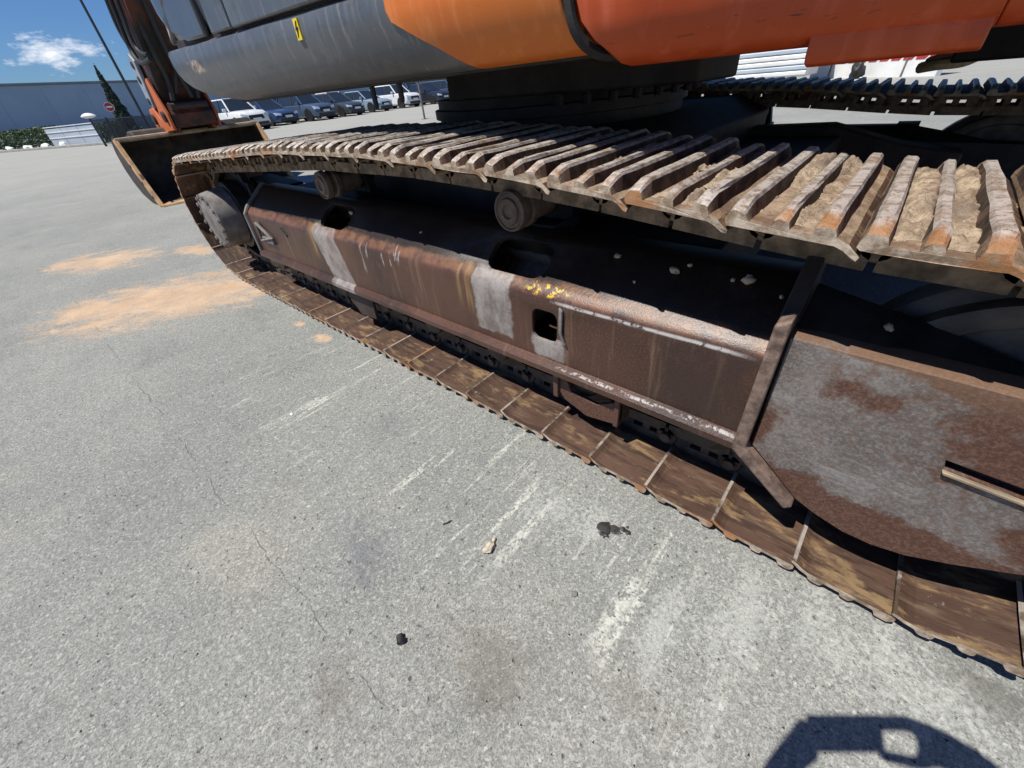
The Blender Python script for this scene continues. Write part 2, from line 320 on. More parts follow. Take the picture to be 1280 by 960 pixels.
def shoe_mats():
    # inner face: oily brown steel with tan clay smears
    t = MT('brown_shoe_steel', .62, 0, .45); md = t.noise(9, 8, .65); lo = t.noise(2.6, 5); sk = t.noise(1, 6, .65, t.vec((9, 46, 9)))
    c = t.mix(t.step(lo, .3, .7), (.050, .025, .016), (.092, .050, .032))
    c = t.mix(t.math('MULTIPLY', t.step(sk, .5, .72), .6), c, (.16, .11, .07))
    c = t.mix(t.math('MULTIPLY', t.step(t.noise(1, 7, .7, t.vec((5, 34, 5), (3, 3, 3))), .50, .60), .7), c, (.026, .014, .010))
    c = t.mix(t.math('MULTIPLY', t.step(t.noise(7, 8, .7, t.vec((.8, 2.2, 1), (1, 5, 2))), .52, .64), .75), c, (.25, .165, .08))
    c = t.mix(t.math('MULTIPLY', t.step(t.noise(26, 5, .7, t.vec((1, 1, 1), (9, 1, 4))), .66, .72), .7), c, (.36, .34, .30))
    t.col(c).rough(t.mix(md, (.45, .45, .45), (.8, .8, .8))).bump(t.math('ADD', sk, md), .4, .004); a = t.m
    # outer plate between the grousers: rust and dry dirt
    t = MT('rusty_dirty_plate', .85, 0, .3); md = t.noise(11, 7, .65); fi = t.noise(90, 4, .7)
    c = t.mix(t.step(md, .35, .65), (.14, .09, .056), (.33, .25, .17))
    c = t.mix(t.math('MULTIPLY', t.step(t.noise(6, 5, .6, t.vec((1, 1, 1), (2, 5, 1))), .56, .68), .7), c, (.30, .125, .035))
    c = t.mix(t.math('MULTIPLY', t.step(fi, .5, .68), .55), c, (.06, .042, .032))
    t.col(c).bump(t.math('ADD', md, fi), .8, .006); b = t.m
    # worn grouser crowns: scuffed pale steel with dust
    t = MT('scuffed_grouser_steel', .5, .25, .5); fi = t.noise(150, 6, .75); md = t.noise(28, 8, .72); lo = t.noise(4.2, 5, .6, t.vec((1, 1, 1), (8, 2, 3)))
    c = t.mix(t.step(md, .40, .56), (.245, .19, .135), (.47, .43, .38))
    c = t.mix(t.math('MULTIPLY', t.step(fi, .5, .62), .45), c, (.56, .535, .50))
    c = t.mix(t.math('MULTIPLY', t.step(t.noise(64, 5, .75, t.vec((1, 1, 1), (1, 7, 2))), .56, .63), .8), c, (.15, .095, .062))
    c = t.mix(t.math('MULTIPLY', t.step(lo, .60, .68), .6), c, t.mix(fi, (.28, .13, .05), (.40, .25, .12)))
    en = t.math('MULTIPLY', t.math('SUBTRACT', 1.0, t.step(t.math('ADD', t.y, t.math('MULTIPLY', t.math('SUBTRACT', md, .5), .10)), .015, .055)), t.math('MULTIPLY', t.step(t.x, -1.5, -.8), t.step(t.noise(3.3, 4, .6, t.vec((1, .3, .3), (2, 2, 2))), .40, .58)))
    c = t.mix(t.math('MULTIPLY', en, .85), c, t.mix(md, (.24, .10, .035), (.44, .22, .075)))
    t.col(c).bump(t.math('ADD', fi, t.math('MULTIPLY', md, 1.5)), .7, .004); d = t.m
    t = MT('scraped_lip_steel', .6, .1, .4); lo = t.noise(3.1, 4, .6); fi = t.noise(30, 6, .7)
    c = t.mix(t.step(t.math('ADD', lo, t.math('MULTIPLY', t.math('SUBTRACT', fi, .5), .5)), .42, .6), (.07, .045, .03), (.34, .295, .25))
    c = t.mix(t.math('MULTIPLY', t.step(t.noise(1.9, 3, .5, t.vec((1, 1, 1), (5, 1, 2))), .56, .62), .9), c, (.32, .15, .045))
    t.col(c).bump(fi, .4, .003); e = t.m
    t = MT('shaded_grouser_flank', .7, 0, .4); md = t.noise(20, 7, .7)  # flank colour darkened to carry the shade between the grousers
    t.col(t.mix(t.step(md, .42, .66), (.022, .015, .012), (.13, .08, .05))).bump(md, .6, .004); f_ = t.m
    t = MT('dusty_shoe_end', .85, 0, .3); md = t.noise(22, 8, .72); lo = t.noise(4.5, 4, .6)
    c = t.mix(t.step(md, .38, .62), (.20, .14, .09), (.46, .385, .30)); c = t.mix(t.math('MULTIPLY', t.step(lo, .52, .6), .8), c, (.33, .14, .045))
    t.col(c).bump(md, .7, .005); g_ = t.m
    return [a, b, d, e, f_, g_]
def mud_mat():
    t = MT('dried_clay', .95, 0, .15); md = t.noise(24, 7, .7); fi = t.noise(160, 4, .7)
    lo = t.noise(5.5, 4, .6); c = t.mix(t.step(md, .35, .65), (.20, .145, .10), (.42, .335, .235)); c = t.mix(t.math('MULTIPLY', t.step(lo, .5, .64), .7), c, (.15, .118, .092)); c = t.mix(t.math('MULTIPLY', t.step(fi, .5, .66), .6), c, (.11, .08, .058)); c = t.mix(t.math('MULTIPLY', t.step(t.noise(75, 3, .6, t.vec((1, 1, 1), (4, 1, 1))), .66, .7), .7), c, (.52, .46, .37))
    t.col(c).bump(t.math('ADD', md, fi), .8, .006); return t.m
def paint(name, c, c2, rough=.38, scr=True, coat=.0):
    """weathered machine paint: fading, dust streaks, chips"""
    t = MT(name, rough, 0, .5); lo = t.noise(1.1, 5); st = t.noise(1, 6, .6, t.vec((22, 22, 1.6))); fi = t.noise(70, 4, .7)
    k = t.mix(t.step(lo, .3, .7), c, c2)
    k = t.mix(t.math('MULTIPLY', t.step(st, .48, .75), .42), k, tuple(min(.8, x*1.3+.07) for x in c))
    if scr: k = t.mix(t.step(t.noise(18, 6, .75, t.vec((1, 1, 2.2))), .72, .745), k, (.045, .03, .025))
    k = t.mix(t.math('MULTIPLY', t.step(fi, .62, .75), .25), k, (.12, .10, .085))
    t.col(k).rough(t.mix(st, (rough*.8,)*3, (min(1, rough*1.7),)*3)).bump(t.noise(6, 3), .05, .01)
    if name == 'red_orange_paint':
        m_ = t.math('MULTIPLY', t.band(t.z, 1.185, 1.245, .02), t.step(t.noise(1, 7, .75, t.vec((9, 9, 70), (1, 2, 3))), .60, .65))
        k = t.mix(t.math('MULTIPLY', m_, .85), k, (.05, .028, .02))
        k = t.mix(t.math('MULTIPLY', t.step(t.noise(55, 4, .7, t.vec((1, 1, 1), (2, 2, 2))), .70, .73), .7), k, (.5, .36, .25)); t.col(k)
    if name == 'dusty_grey_paint':
        k = t.mix(t.math('MULTIPLY', t.step(t.noise(1, 7, .7, t.vec((34, 34, 2.4), (2, 0, 3))), .52, .68), .5), k, (.24, .225, .20))
        k = t.mix(t.math('MULTIPLY', t.step(t.noise(5, 6, .7, t.vec((1, 1, 2.5), (1, 4, 2))), .54, .7), .55), k, (.055, .05, .045))
        sx = t.math('ADD', t.x, t.math('MULTIPLY', t.math('SUBTRACT', t.z, 1.375), 1.6))
        m_ = t.math('MULTIPLY', t.band(sx, -3.79, -3.64, .03), t.band(t.z, 1.345, 1.40, .008))
        k = t.mix(t.math('MULTIPLY', m_, t.step(t.noise(42, 5, .7), .45, .58)), k, t.mix(fi, (.45, .20, .06), (.62, .56, .48)))
        t.col(k)
    t.b.inputs['Coat Weight'].default_value = coat
    return t.m
M = {}
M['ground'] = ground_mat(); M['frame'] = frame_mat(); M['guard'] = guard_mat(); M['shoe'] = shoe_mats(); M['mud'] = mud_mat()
M['orange'] = paint('faded_orange_paint', (.64, .175, .022), (.58, .135, .018), .32)
M['redorange'] = paint('red_orange_paint', (.50, .075, .012), (.42, .055, .010), .34)
def arm_mat():
    t = MT('shade_dark_arm_orange', .55, 0, .4); a = t.noise(2.6, 7, .68); f = t.noise(30, 5, .7)  # arm orange darkened to paint in its shaded rear face, plus grime speckle
    c = t.mix(t.step(a, .44, .62), (.020, .015, .013), (.11, .03, .014)); c = t.mix(t.step(a, .62, .72), c, (.36, .08, .02))
    c = t.mix(t.math('MULTIPLY', t.step(f, .55, .7), .5), c, (.05, .032, .025)); t.col(c).bump(f, .3, .004); return t.m
M['armorange'] = arm_mat(); M['cheek'] = paint('chipped_coupler_orange', (.55, .13, .03), (.34, .075, .022), .5)
M['grey'] = paint('dusty_grey_paint', (.075, .083, .092), (.125, .13, .133), .27, False)
M['cabdark'] = paint('dark_cab_paint', (.055, .058, .064), (.085, .09, .097), .25, False, .3)
M['black'] = simple('black_steel', (.020, .019, .018), .62, 0, .4, 9, .4, .3)
M['grease'] = simple('oily_black', (.022, .021, .020), .42, 0, .5, 14, .5, .4)
M['darkbrown'] = simple('dark_brown_steel', (.042, .030, .026), .62, 0, .4, 7, .4, .3)
M['rib'] = simple('scraped_rib_steel', (.17, .118, .092), .6, .1, .5, 34, .4, .5)
M['idler'] = simple('dusty_idler_steel', (.115, .088, .066), .55, .1, .4, 12, .5, .3)
M['link'] = simple('oily_link_steel', (.055, .047, .04), .5, .1, .5, 18, .5, .4)
M['linkdust'] = simple('dusty_link_steel', (.22, .155, .10), .8, 0, .5, 22, .3, .6)
M['hub'] = simple('dusty_hub_grey', (.165, .15, .14), .75, 0, .35, 10, .4, .3)
M['roller'] = simple('rusty_roller', (.15, .10, .07), .6, .1, .4, 15, .5, .3)
M['bucket'] = simple('worn_bucket_steel', (.28, .22, .15), .65, .1, .45, 5, .5, .3)
M['bucketdark'] = simple('dark_bucket_steel', (.055, .045, .038), .7, .1, .4, 5, .4, .3)
M['lipsteel'] = simple('tan_cutting_edge', (.42, .26, .13), .7, 0, .3, 8, .4, .3)
M['bluegrey'] = simple('pale_blue_grey_link', (.26, .30, .34), .5, .1, .2, 8)
M['rubber'] = simple('black_rubber', (.018, .018, .019), .55, 0, .2, 10)
M['glass'] = simple('dark_glass', (.012, .014, .017), .06, 0, .1, 3, .8)
M['yellow'] = simple('yellow_sticker', (.75, .56, .03), .5, 0, .08, 10)
M['ink'] = simple('black_print', (.01, .01, .01), .6, 0, .1, 10)
M['chrome'] = simple('bright_rod', (.75, .75, .76), .15, 1, .05, 5)
M['white'] = simple('white_paint', (.74, .74, .72), .6, 0, .06, 2)
M['red'] = simple('red_trim', (.42, .035, .04), .6, 0, .15, 5)
M['stone'] = simple('pale_stone', (.50, .44, .34), .9, 0, .25, 60, .3, .5)
M['chip'] = simple('pale_chip', (.62, .45, .28), .9, 0, .2, 60, .3, .3)

# ------------------------------------------------------------------ ground
bm = bmesh.new(); bmesh.ops.create_grid(bm, x_segments=8, y_segments=8, size=600)
struct(finish(bm, 'ground', M['ground'], smooth=0))

# ================================================================== excavator
SC = Vector((-2.27, 1.70, 0)); ROT = 0.
UBM = Matrix.Translation(SC) @ Matrix.Rotation(ROT, 4, 'Z')
EX = thing('excavator', 'large orange crawler excavator with rusty steel tracks and dark grey cab skirt', 'excavator', SC)
TW = .66; P = .2159
# ---- track path (inner face of the shoes), upper run towards +x, lower run towards -x
CS = Vector((-4.49, .48)); RS = .42; CI = Vector((-.15, .463)); RI = .418
def path():
    pts = []
    upr = [(-4.49, .90), (-3.5, .949), (-2.8, .985), (-2.4, .988), (-2.03, .99), (-1.48, .967), (-1.17, .947), (-.74, .907), (-.5, .889), (-.15, .881)]
    V = [Vector(p) for p in upr]; q = []
    for i in range(len(V)-1):
        p0 = V[max(i-1, 0)]; p1 = V[i]; p2 = V[i+1]; p3 = V[min(i+2, len(V)-1)]
        for k in range(12):
            t = k/12; q.append(.5*((2*p1)+(-p0+p2)*t+(2*p0-5*p1+4*p2-p3)*t*t+(-p0+3*p1-3*p2+p3)*t**3))
    pts += q
    for k in range(0, 61):
        a = math.pi/2-math.pi*k/60; pts.append(CI+Vector((math.cos(a), math.sin(a)))*RI)
    for k in range(1, 40): pts.append(Vector((lerp(-.15, -4.0, k/40), .045)))
    for (x, z) in ((-4.0, .045), (-4.2, .047), (-4.36, .053)): pts.append(Vector((x, z)))
    for k in range(0, 60):
        a = -math.pi/2-math.pi*k/60; pts.append(CS+Vector((math.cos(a), math.sin(a)))*RS)
    return pts
PT = path(); CUM = [0.]
for i in range(len(PT)): CUM.append(CUM[-1]+(PT[(i+1) % len(PT)]-PT[i]).length)
LT = CUM[-1]
def at(s):
    s %= LT
    lo, hi = 0, len(PT)
    while hi-lo > 1:
        m = (lo+hi)//2
        if CUM[m] <= s: lo = m
        else: hi = m
    f = (s-CUM[lo])/max(1e-9, CUM[lo+1]-CUM[lo])
    return PT[lo].lerp(PT[(lo+1) % len(PT)], f)
def s_of(x, upper):
    best = None
    for i in range(len(PT)):
        a, b = PT[i], PT[(i+1) % len(PT)]
        if (a.x-x)*(b.x-x) <= 0 and ((a.y > .6) == upper):
            f = (x-a.x)/(b.x-a.x) if b.x != a.x else 0
            best = CUM[i]+f*(CUM[i+1]-CUM[i])
    return best
nodes = []
sA = s_of(-.5207-7*P, True); sB = s_of(-.5207, True); sC = s_of(-.151, False); sD = s_of(-.151-13*P, False)
def span(a, b):
    n = max(1, round((b-a)/P)); return [a+(b-a)*k/n for k in range(n)]
nodes = span(sA, sB)+span(sB, sC)+span(sC, sD)+span(sD, sA+LT)
NODE = [at(s) for s in nodes]

def shoe_mesh(seed, short=False):
    def gro(a, b, c, d, h): return [(a, .012), (b-.002, h-.007), (b+.003, h), (c-.003, h), (c+.002, h-.006), (d, .012)]
    prof = [(-.005, .016)]+gro(-.004, .002, .027, .036, .046)[1:]+gro(.074, .080, .099, .106, .041)+gro(.140, .147, .170, .179, .046)+[(.198, .006), (.221, -.010), (.219, -.017), (.211, -.016), (.194, -.005), (.180, 0.), (.10, 0.), (0., 0.), (-.006, .005)]
    tips = {2, 1, 3, 7, 8, 9, 13, 14, 15}; NP = len(prof)
    ws = [0, .006, .022, .046, .13, .22, .31, .40, .50, .614, .638, .654, .66]; bm = bmesh.new(); rings = []
    for w_ in ws:
        e = min(w_, TW-w_); k = .50 if e < .003 else (.62 if e < .01 else (.80 if e < .03 else 1.))
        ring = []
        for i, (s, h) in enumerate(prof):
            hh = .012+(h-.012)*k if h > .017 else h
            j = mn.noise(Vector((s*30, w_*11, seed*7.7+i))); j2 = mn.noise(Vector((s*9, w_*28, seed*3.3)))
            ring.append((s+j*.0022+(j2*.0015 if h > .02 else 0), w_+(j*.003 if e < .02 else 0), hh+(j+j2*.8)*.0022*(1.7 if h > .03 else .5)))
        rings.append(ring)
    V = loft(bm, rings)
    bm.faces.ensure_lookup_table(); np_ = len(prof); q = 0
    for i in range(len(ws)-1):
        for k in range(np_):
            f = bm.faces[q]; q += 1
            if k in tips: f.material_index = 2
            elif k in (0, 4, 6, 10, 12, 16) and 2 < i < len(ws)-4: f.material_index = 4
            elif k in (19, 20): f.material_index = 3
            elif k < 18 or k > NP-2: f.material_index = 1
            else: f.material_index = 0
    for f in bm.faces[q:]: f.material_index = 5
    me = bpy.data.meshes.new('track_shoe'); bmesh.ops.recalc_face_normals(bm, faces=bm.faces[:]); bm.to_mesh(me); bm.free()
    for m in M['shoe']: me.materials.append(m)
    return me
SHOES = [shoe_mesh(i) for i in range(5)]
def link_mesh(dust):
    bm = bmesh.new()
    for s_ in (-1, 1):
        y = TW/2+s_*.085; t = .017
        box(bm, .004, .212, y-t, y+t, -.034, -.001)                    # shoe rail
        box(bm, .038, .242, y+s_*.010-t, y+s_*.010+t, -.108, -.066)    # roller rail
        for (a, b) in ((.008, .062), (.098, .126), (.162, .214)): box(bm, a, b, y-t+.002, y+t-.002, -.068, -.032)
        lathe(bm, [(.034, -.027), (.040, -.02), (.040, .02), (.034, .027)], (.030, y, -.052), 'y', 14)
        lathe(bm, [(.030, -.024), (.030, .024)], (.206, y-s_*.006, -.052), 'y', 12)
    lathe(bm, [(.026, -.09), (.026, .09)], (.030, TW/2, -.052), 'y', 12); lathe(bm, [(.019, -.128), (.019, .128)], (.030, TW/2, -.052), 'y', 10)
    me = bpy.data.meshes.new('chain_link'); bmesh.ops.recalc_face_normals(bm, faces=bm.faces[:]); bm.to_mesh(me); bm.free()
    me.materials.append(M['linkdust'] if dust else M['link']); return me
LINKS = [link_mesh(False), link_mesh(True)]
def mud_mesh(seed, s0, s1, full):
    bm = bmesh.new(); nx, ny = 10, 84; G = []
    for j in range(ny+1):
        w_ = lerp(.03, .63, j/ny); row = []
        for i in range(nx+1):
            u = i/nx; s = lerp(s0, s1, u)
            a = mn.noise(Vector((seed*5.3, w_*5.2, s*6)))*1.5 + .75*mn.noise(Vector((s*42, w_*26, seed*2.7)))-.55*abs(mn.noise(Vector((s*60, w_*48, seed*1.9))))+.4*mn.noise(Vector((s*130, w_*95, seed)))
            edge = (1-abs(2*u-1)**5)*.35+.65; e2 = min(1, min(w_-.02, .64-w_)/.06)
            h = .013+full*(.011+.021*a)*edge*e2 - .004*(1-e2)
            row.append(bm.verts.new((s, w_, min(h, .042))))
        G.append(row)
    for j in range(ny):
        for i in range(nx): bm.faces.new((G[j][i], G[j][i+1], G[j+1][i+1], G[j+1][i]))
    me = bpy.data.meshes.new('dried_mud'); bm.normal_update(); bm.to_mesh(me); bm.free(); me.materials.append(M['mud']); me.shade_smooth(); return me

CLODS = []
for i in range(4):
    b_ = lump((1, 1, 1), 70+i, 1, 2, .5, 1.5); m_ = bpy.data.meshes.new('mud_clod'); b_.to_mesh(m_); b_.free(); m_.materials.append(M['mud']); CLODS.append(m_)
def track(y0, near):
    tr = bpy.data.objects.new('crawler_track', None); C.objects.link(tr); attach(tr, EX)
    tr['label'] = 'crawler track chain with worn triple grouser shoes'
    for i, p in enumerate(NODE):
        q = NODE[(i+1) % len(NODE)]; d = (q-p).normalized(); n = Vector((-d.y, d.x))
        k = (q-p).length/P
        mw = Matrix(((d.x*k, 0, n.x, p.x), (0, 1, 0, y0), (d.y*k, 0, n.y, p.y), (0, 0, 0, 1)))
        o = bpy.data.objects.new('track_shoe', SHOES[i % 5]); C.objects.link(o); o.parent = tr; o.matrix_basis = mw
        l = bpy.data.objects.new('chain_link', LINKS[1 if p.y > .6 else 0]); C.objects.link(l); l.parent = tr; l.matrix_basis = mw
        if near and p.y > .6 and p.x > -2.35:
            full = 1.0 if p.x > -1.0 else .72
            for (a, b) in ((.034, .078), (.102, .145)):
                if p.x > -1.5:
                    for q_ in range(random.choice((0, 1, 2))):
                        r_ = random.uniform(.005, .012); cl = bpy.data.objects.new('mud_clod', CLODS[(i+q_) % 4]); C.objects.link(cl); cl.parent = tr
                        cl.matrix_basis = mw @ Matrix.Translation(((a+b)/2+random.uniform(-.008, .008), random.uniform(.08, .58), .024+r_*.3)) @ Matrix.Rotation(random.uniform(0, 6.28), 4, 'Z') @ Matrix.Diagonal((r_, r_*1.25, r_*.8, 1))
                m = bpy.data.objects.new('dried_mud', mud_mesh(i+a*100, a, b, full*random.uniform(.7, 1.15))); C.objects.link(m); m.parent = tr; m.matrix_basis = mw
    return tr
track(0., True); track(2.74, False)

# ---- track frame
def frame(y0, flip, near):
    """box section with a sloping top; y0 outer edge of the shoes on that side"""
    def Y(y): return y0+y
    poly = [(.072, .296), (.072, .318), (.082, .330), (.100, .336), (.100, .556), (.103, .576), (.112, .592), (.128, .606), (.265, .716), (.285, .726)]
    poly = poly + [(TW-a, b) for a, b in reversed(poly)]
    bm = bmesh.new(); rings = []
    xs = [-3.86, -3.4, -2.9, -2.4, -1.9, -1.4, -1.0, -.58]
    for x in xs:
        rings.append([(x, Y(y)+.0025*mn.noise(Vector((x*2.1, y*7, z*7+3))), z+.003*mn.noise(Vector((x*1.7+9, y, z)))) for y, z in poly])
    loft(bm, rings)
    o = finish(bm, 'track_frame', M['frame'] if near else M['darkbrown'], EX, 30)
    if near:
        cut = []
        def cutter(poly, a0, a1, axis, mat=None):
            b = bmesh.new(); prism(b, poly, a0, a1, axis); c = finish(b, 'cut', M['black'], None, 0)
            if mat: c.data.transform(mat)
            return c
        def rrect(cx, cz, a, b, r_, sk=0):
            q = []
            for (sx, sz, t0) in ((1, 1, 0), (-1, 1, 90), (-1, -1, 180), (1, -1, 270)):
                for k in range(5):
                    t = R(t0+k*22.5); z_ = sz*(b-r_)+r_*math.sin(t); q.append((cx+sx*(a-r_)+r_*math.cos(t)+sk*z_, cz+z_))
            return q
        cut.append(cutter(rrect(-1.275, .472, .054, .060, .028, .05), .05, .30, 'y')); cut.append(cutter(rrect(-1.275, .45, .16, .10, .02), .113, .50, 'y'))
        sl = math.atan2(.110, .137)
        for (cx, a) in ((-1.45, .135), (-2.74, .14)):
            m0 = Matrix.Translation((0, .205, .652)) @ Matrix.Rotation(sl, 4, 'X'); cut.append(cutter(rrect(cx, 0, a+.16, .080, .03), -.20, -.010, 'z', m0))
            m = Matrix.Translation((0, .195, .660)) @ Matrix.Rotation(sl, 4, 'X')
            cut.append(cutter(rrect(cx, 0, a, .070, .05), -.20, .05, 'z', m))
        boolean(o, cut)
        o['label'] = 'brown painted track frame with pale primer bands and rounded openings'
    b = o.modifiers.new('bevel', 'BEVEL'); b.width = .004; b.segments = 2; b.limit_method = 'ANGLE'; b.angle_limit = R(50)
    return o
fr = frame(0., False, True); fr2 = frame(2.74, True, False)
def fpart(bm, name, mat, bevel=.003, parent=None): return finish(bm, name, mat, parent or fr, 35, bevel)
# weld bead / end rib on the sprocket end
bm = bmesh.new(); tube(bm, [(-3.88, .30, .735), (-3.88, .27, .722), (-3.87, .13, .618), (-3.862, .098, .585), (-3.862, .094, .34), (-3.862, .094, .30)], .016, 8)
fpart(bm, 'end_rib', M['hub'], 0)
# step bracket near the sprocket
bm = bmesh.new(); A = [(-3.70, .098, .535), (-3.71, .098, .42), (-3.53, .098, .455)]
tube(bm, [(-3.70, .085, .545), (-3.72, .085, .425), (-3.53, .085, .463), (-3.70, .085, .545)], .012, 6)
box(bm, -3.70, -3.53, .082, .104, .418, .455); fpart(bm, 'step_bracket', M['hub'])
bm = bmesh.new(); tube(bm, [(-3.33, .098, .555), (-3.28, .098, .51)], .008, 6); fpart(bm, 'weld_stub', M['black'], 0)
# torn flap beside the square opening
bm = bmesh.new(); prism(bm, [(-1.205, .565), (-1.192, .555), (-1.196, .47), (-1.178, .425), (-1.190, .43), (-1.208, .47)], .088, .099, 'y'); fpart(bm, 'torn_flap', M['hub'])
# track guide plate hanging below the frame
bm = bmesh.new()
prism(bm, [(-1.25, .31), (-1.225, .20), (-1.20, .165), (-1.10, .128), (-.985, .148), (-.965, .155), (-.965, .25), (-.985, .25), (-1.06, .205), (-1.17, .215), (-1.21, .31)], .112, .128, 'y')
box(bm, -1.245, -1.222, .10, .19, .17, .31); box(bm, -.985, -.965, .10, .19, .15, .31)
fpart(bm, 'track_guide', M['guard'])
bm = bmesh.new()
prism(bm, [(-2.76, .31), (-2.74, .20), (-2.66, .13), (-2.5, .14), (-2.48, .31)], .112, .128, 'y'); fpart(bm, 'track_guide', M['darkbrown'])
# lower rollers and their collars
for k in range(8):
    x = -3.75+k*.435
    for y0, parent in ((0, fr), (2.74, fr2)):
        bm = bmesh.new()
        lathe(bm, [(.09, .20), (.122, .205), (.122, .225), (.098, .235), (.098, TW-.235), (.122, TW-.225), (.122, TW-.205), (.09, TW-.2)], (x, y0, .255), 'y', 20)
        lathe(bm, [(.03, .135), (.062, .14), (.068, .15), (.068, .2)], (x, y0, .255), 'y', 16)
        ro = fpart(bm, 'track_roller', M['grease'], 0, parent)
        if y0 == 0:
            bm = bmesh.new(); box(bm, x-.085, x+.085, .125, .185, .255, .31); fpart(bm, 'roller_bracket', M['grease'], .008)
# carrier rollers
for x in (-2.80, -1.485):
    for y0, parent in ((0, fr), (2.74, fr2)):
        bm = bmesh.new(); c = (x, y0, .808)
        lathe(bm, [(.020, .196), (.024, .188), (.042, .190), (.046, .198), (.056, .200), (.060, .194), (.066, .196), (.068, .204), (.068, .225), (.060, .235), (.060, .250), (.068, .258), (.068, .28), (.056, .29), (.056, .40), (.04, .41), (.04, .50)], c, 'y', 26)
        fpart(bm, 'carrier_roller', M['roller'] if y0 == 0 else M['black'], 0, parent)
        bm = bmesh.new(); prism(bm, [(x-.10, .66), (x+.10, .66), (x+.055, .86), (x-.055, .86)], y0+.42, y0+.47, 'y'); box(bm, x-.09, x+.09, y0+.33, y0+.5, .66, .735)
        fpart(bm, 'roller_support', M['black'], .004, parent)

# ---- idler end: rib, fork guard, idler wheel
bm = bmesh.new()
prism(bm, [(-.606, .700), (-.576, .718), (-.574, .336), (-.424, .203), (-.441, .182), (-.606, .318)], .046, .104, 'y')
fpart(bm, 'end_rib', M['rib'], .006)
bm = bmesh.new(); prism(bm, [(.104, .25), (.104, .70), (.27, .842), (.33, .842), (.33, .25)], -.608, -.574, 'x'); fpart(bm, 'end_rib', M['darkbrown'], .004)
def guard(y0, parent, mat, cut=True):
    out = [(-.575, .668), (-.22, .660), (.12, .648), (.21, .58), (.22, .48), (.12, .36), (-.04, .268), (-.12, .215), (-.19, .180), (-.25, .166), (-.31, .166), (-.38, .185), (-.43, .208), (-.568, .334)]
    bm = bmesh.new(); rings = []
    cx, cz = -.2, .42
    for (k, y) in ((.985, .076), (1., .084), (1., .150), (.9, .152)):
        rings.append([(cx+(x-cx)*k, y0+y+.004*mn.noise(Vector((x*5, z*5, 1))), cz+(z-cz)*k) for x, z in out])
    loft(bm, rings); o = fpart(bm, 'idler_guard', mat, 0, parent)
    if cut:
        b = bmesh.new(); prism(b, [(-.245, .486), (.16, .462), (.16, .436), (-.238, .462)], .02, .2, 'y'); c = finish(b, 'cut', M['black'], None, 0); boolean(o, [c])
        bm = bmesh.new(); prism(bm, [(-.240, .461), (.16, .435), (.16, .428), (-.236, .453)], .066, .10, 'y'); finish(bm, 'slot_lip', M['bucket'], o, 35, .002)
    bm = bmesh.new()                                                    # top cover plate sloping up inwards
    loft(bm, [[(-.57, y0+.10, .655), (-.57, y0+.235, .735), (-.57, y0+.235, .715), (-.57, y0+.10, .635)], [(-.42, y0+.10, .652), (-.40, y0+.235, .70), (-.40, y0+.235, .68), (-.42, y0+.10, .632)], [(-.22, y0+.10, .648), (-.20, y0+.215, .655), (-.20, y0+.215, .635), (-.22, y0+.10, .628)], [(.12, y0+.10, .64), (.12, y0+.19, .645), (.12, y0+.19, .625), (.12, y0+.10, .62)]])
    fpart(bm, 'cover_plate', M['grease'], .003, parent)
    bm = bmesh.new(); c = (CI.x, y0+TW/2, CI.y)
    lathe(bm, [(.09, -.12), (.10, -.125), (.20, -.10), (.262, -.09), (.270, -.105), (.300, -.105), (.313, -.098), (.313, -.055), (.335, -.048), (.345, -.04), (.345, .04), (.335, .048), (.313, .055), (.313, .1), (.27, .105), (.1, .12)], c, 'y', 56)
    fpart(bm, 'idler_wheel', M['idler'], 0, parent)
    bm = bmesh.new(); lathe(bm, [(.06, .1), (.075, .105), (.075, TW-.1), (.06, TW-.095)], (CI.x, y0, CI.y), 'y', 20); fpart(bm, 'idler_axle', M['grease'], 0, parent)
guard(0, fr, M['guard']); guard(2.74, fr2, M['black'], False)
bm = bmesh.new(); prism(bm, [(2.83, .25), (2.83, .66), (3.0, .735), (3.14, .735), (3.3, .62), (3.3, .25)], -.64, -.53, 'x'); fpart(bm, 'end_rib', M['black'], 0, fr2)

# ---- sprocket and final drive
for y0, parent in ((0, fr), (2.74, fr2)):
    bm = bmesh.new(); cx, cz = CS.x, CS.y; n = 42; poly = []
    for k in range(n):
        a = 2*math.pi*k/n; r_ = .352 if k % 2 else .305; poly.append((cx+r_*math.cos(a), cz+r_*math.sin(a)))
    prism(bm, poly, y0+.30, y0+.36, 'y'); fpart(bm, 'sprocket', M['grease'], .006, parent)
    bm = bmesh.new()
    lathe(bm, [(.19, .030), (.198, .034), (.202, .05), (.212, .13), (.216, .19), (.19, .20)], (cx, y0, cz), 'y', 48)
    fd = fpart(bm, 'final_drive', M['hub'], 0, parent)
    bm = bmesh.new(); lathe(bm, [(.23, .195), (.25, .20), (.25, .29), (.22, .31)], (cx, y0, cz), 'y', 40); fpart(bm, 'hub_flange', M['grease'], 0, parent)
    if y0 == 0:
        for k in range(16):
            a = 2*math.pi*(k+.3)/16; bm = bmesh.new()
            lathe(bm, [(.012, .016), (.016, .018), (.016, .036)], (cx+.181*math.cos(a), y0, cz+.181*math.sin(a)), 'y', 6); finish(bm, 'bolt', M['hub'], fd)
    bm = bmesh.new(); prism(bm, [(cx-.25, cz-.16), (cx-.05, cz-.28), (-3.84, .30), (-3.84, .70), (cx+.1, cz+.25), (cx-.2, cz+.2)], y0+.38, y0+.56, 'y')
    fpart(bm, 'drive_housing', M['black'], .01, parent)

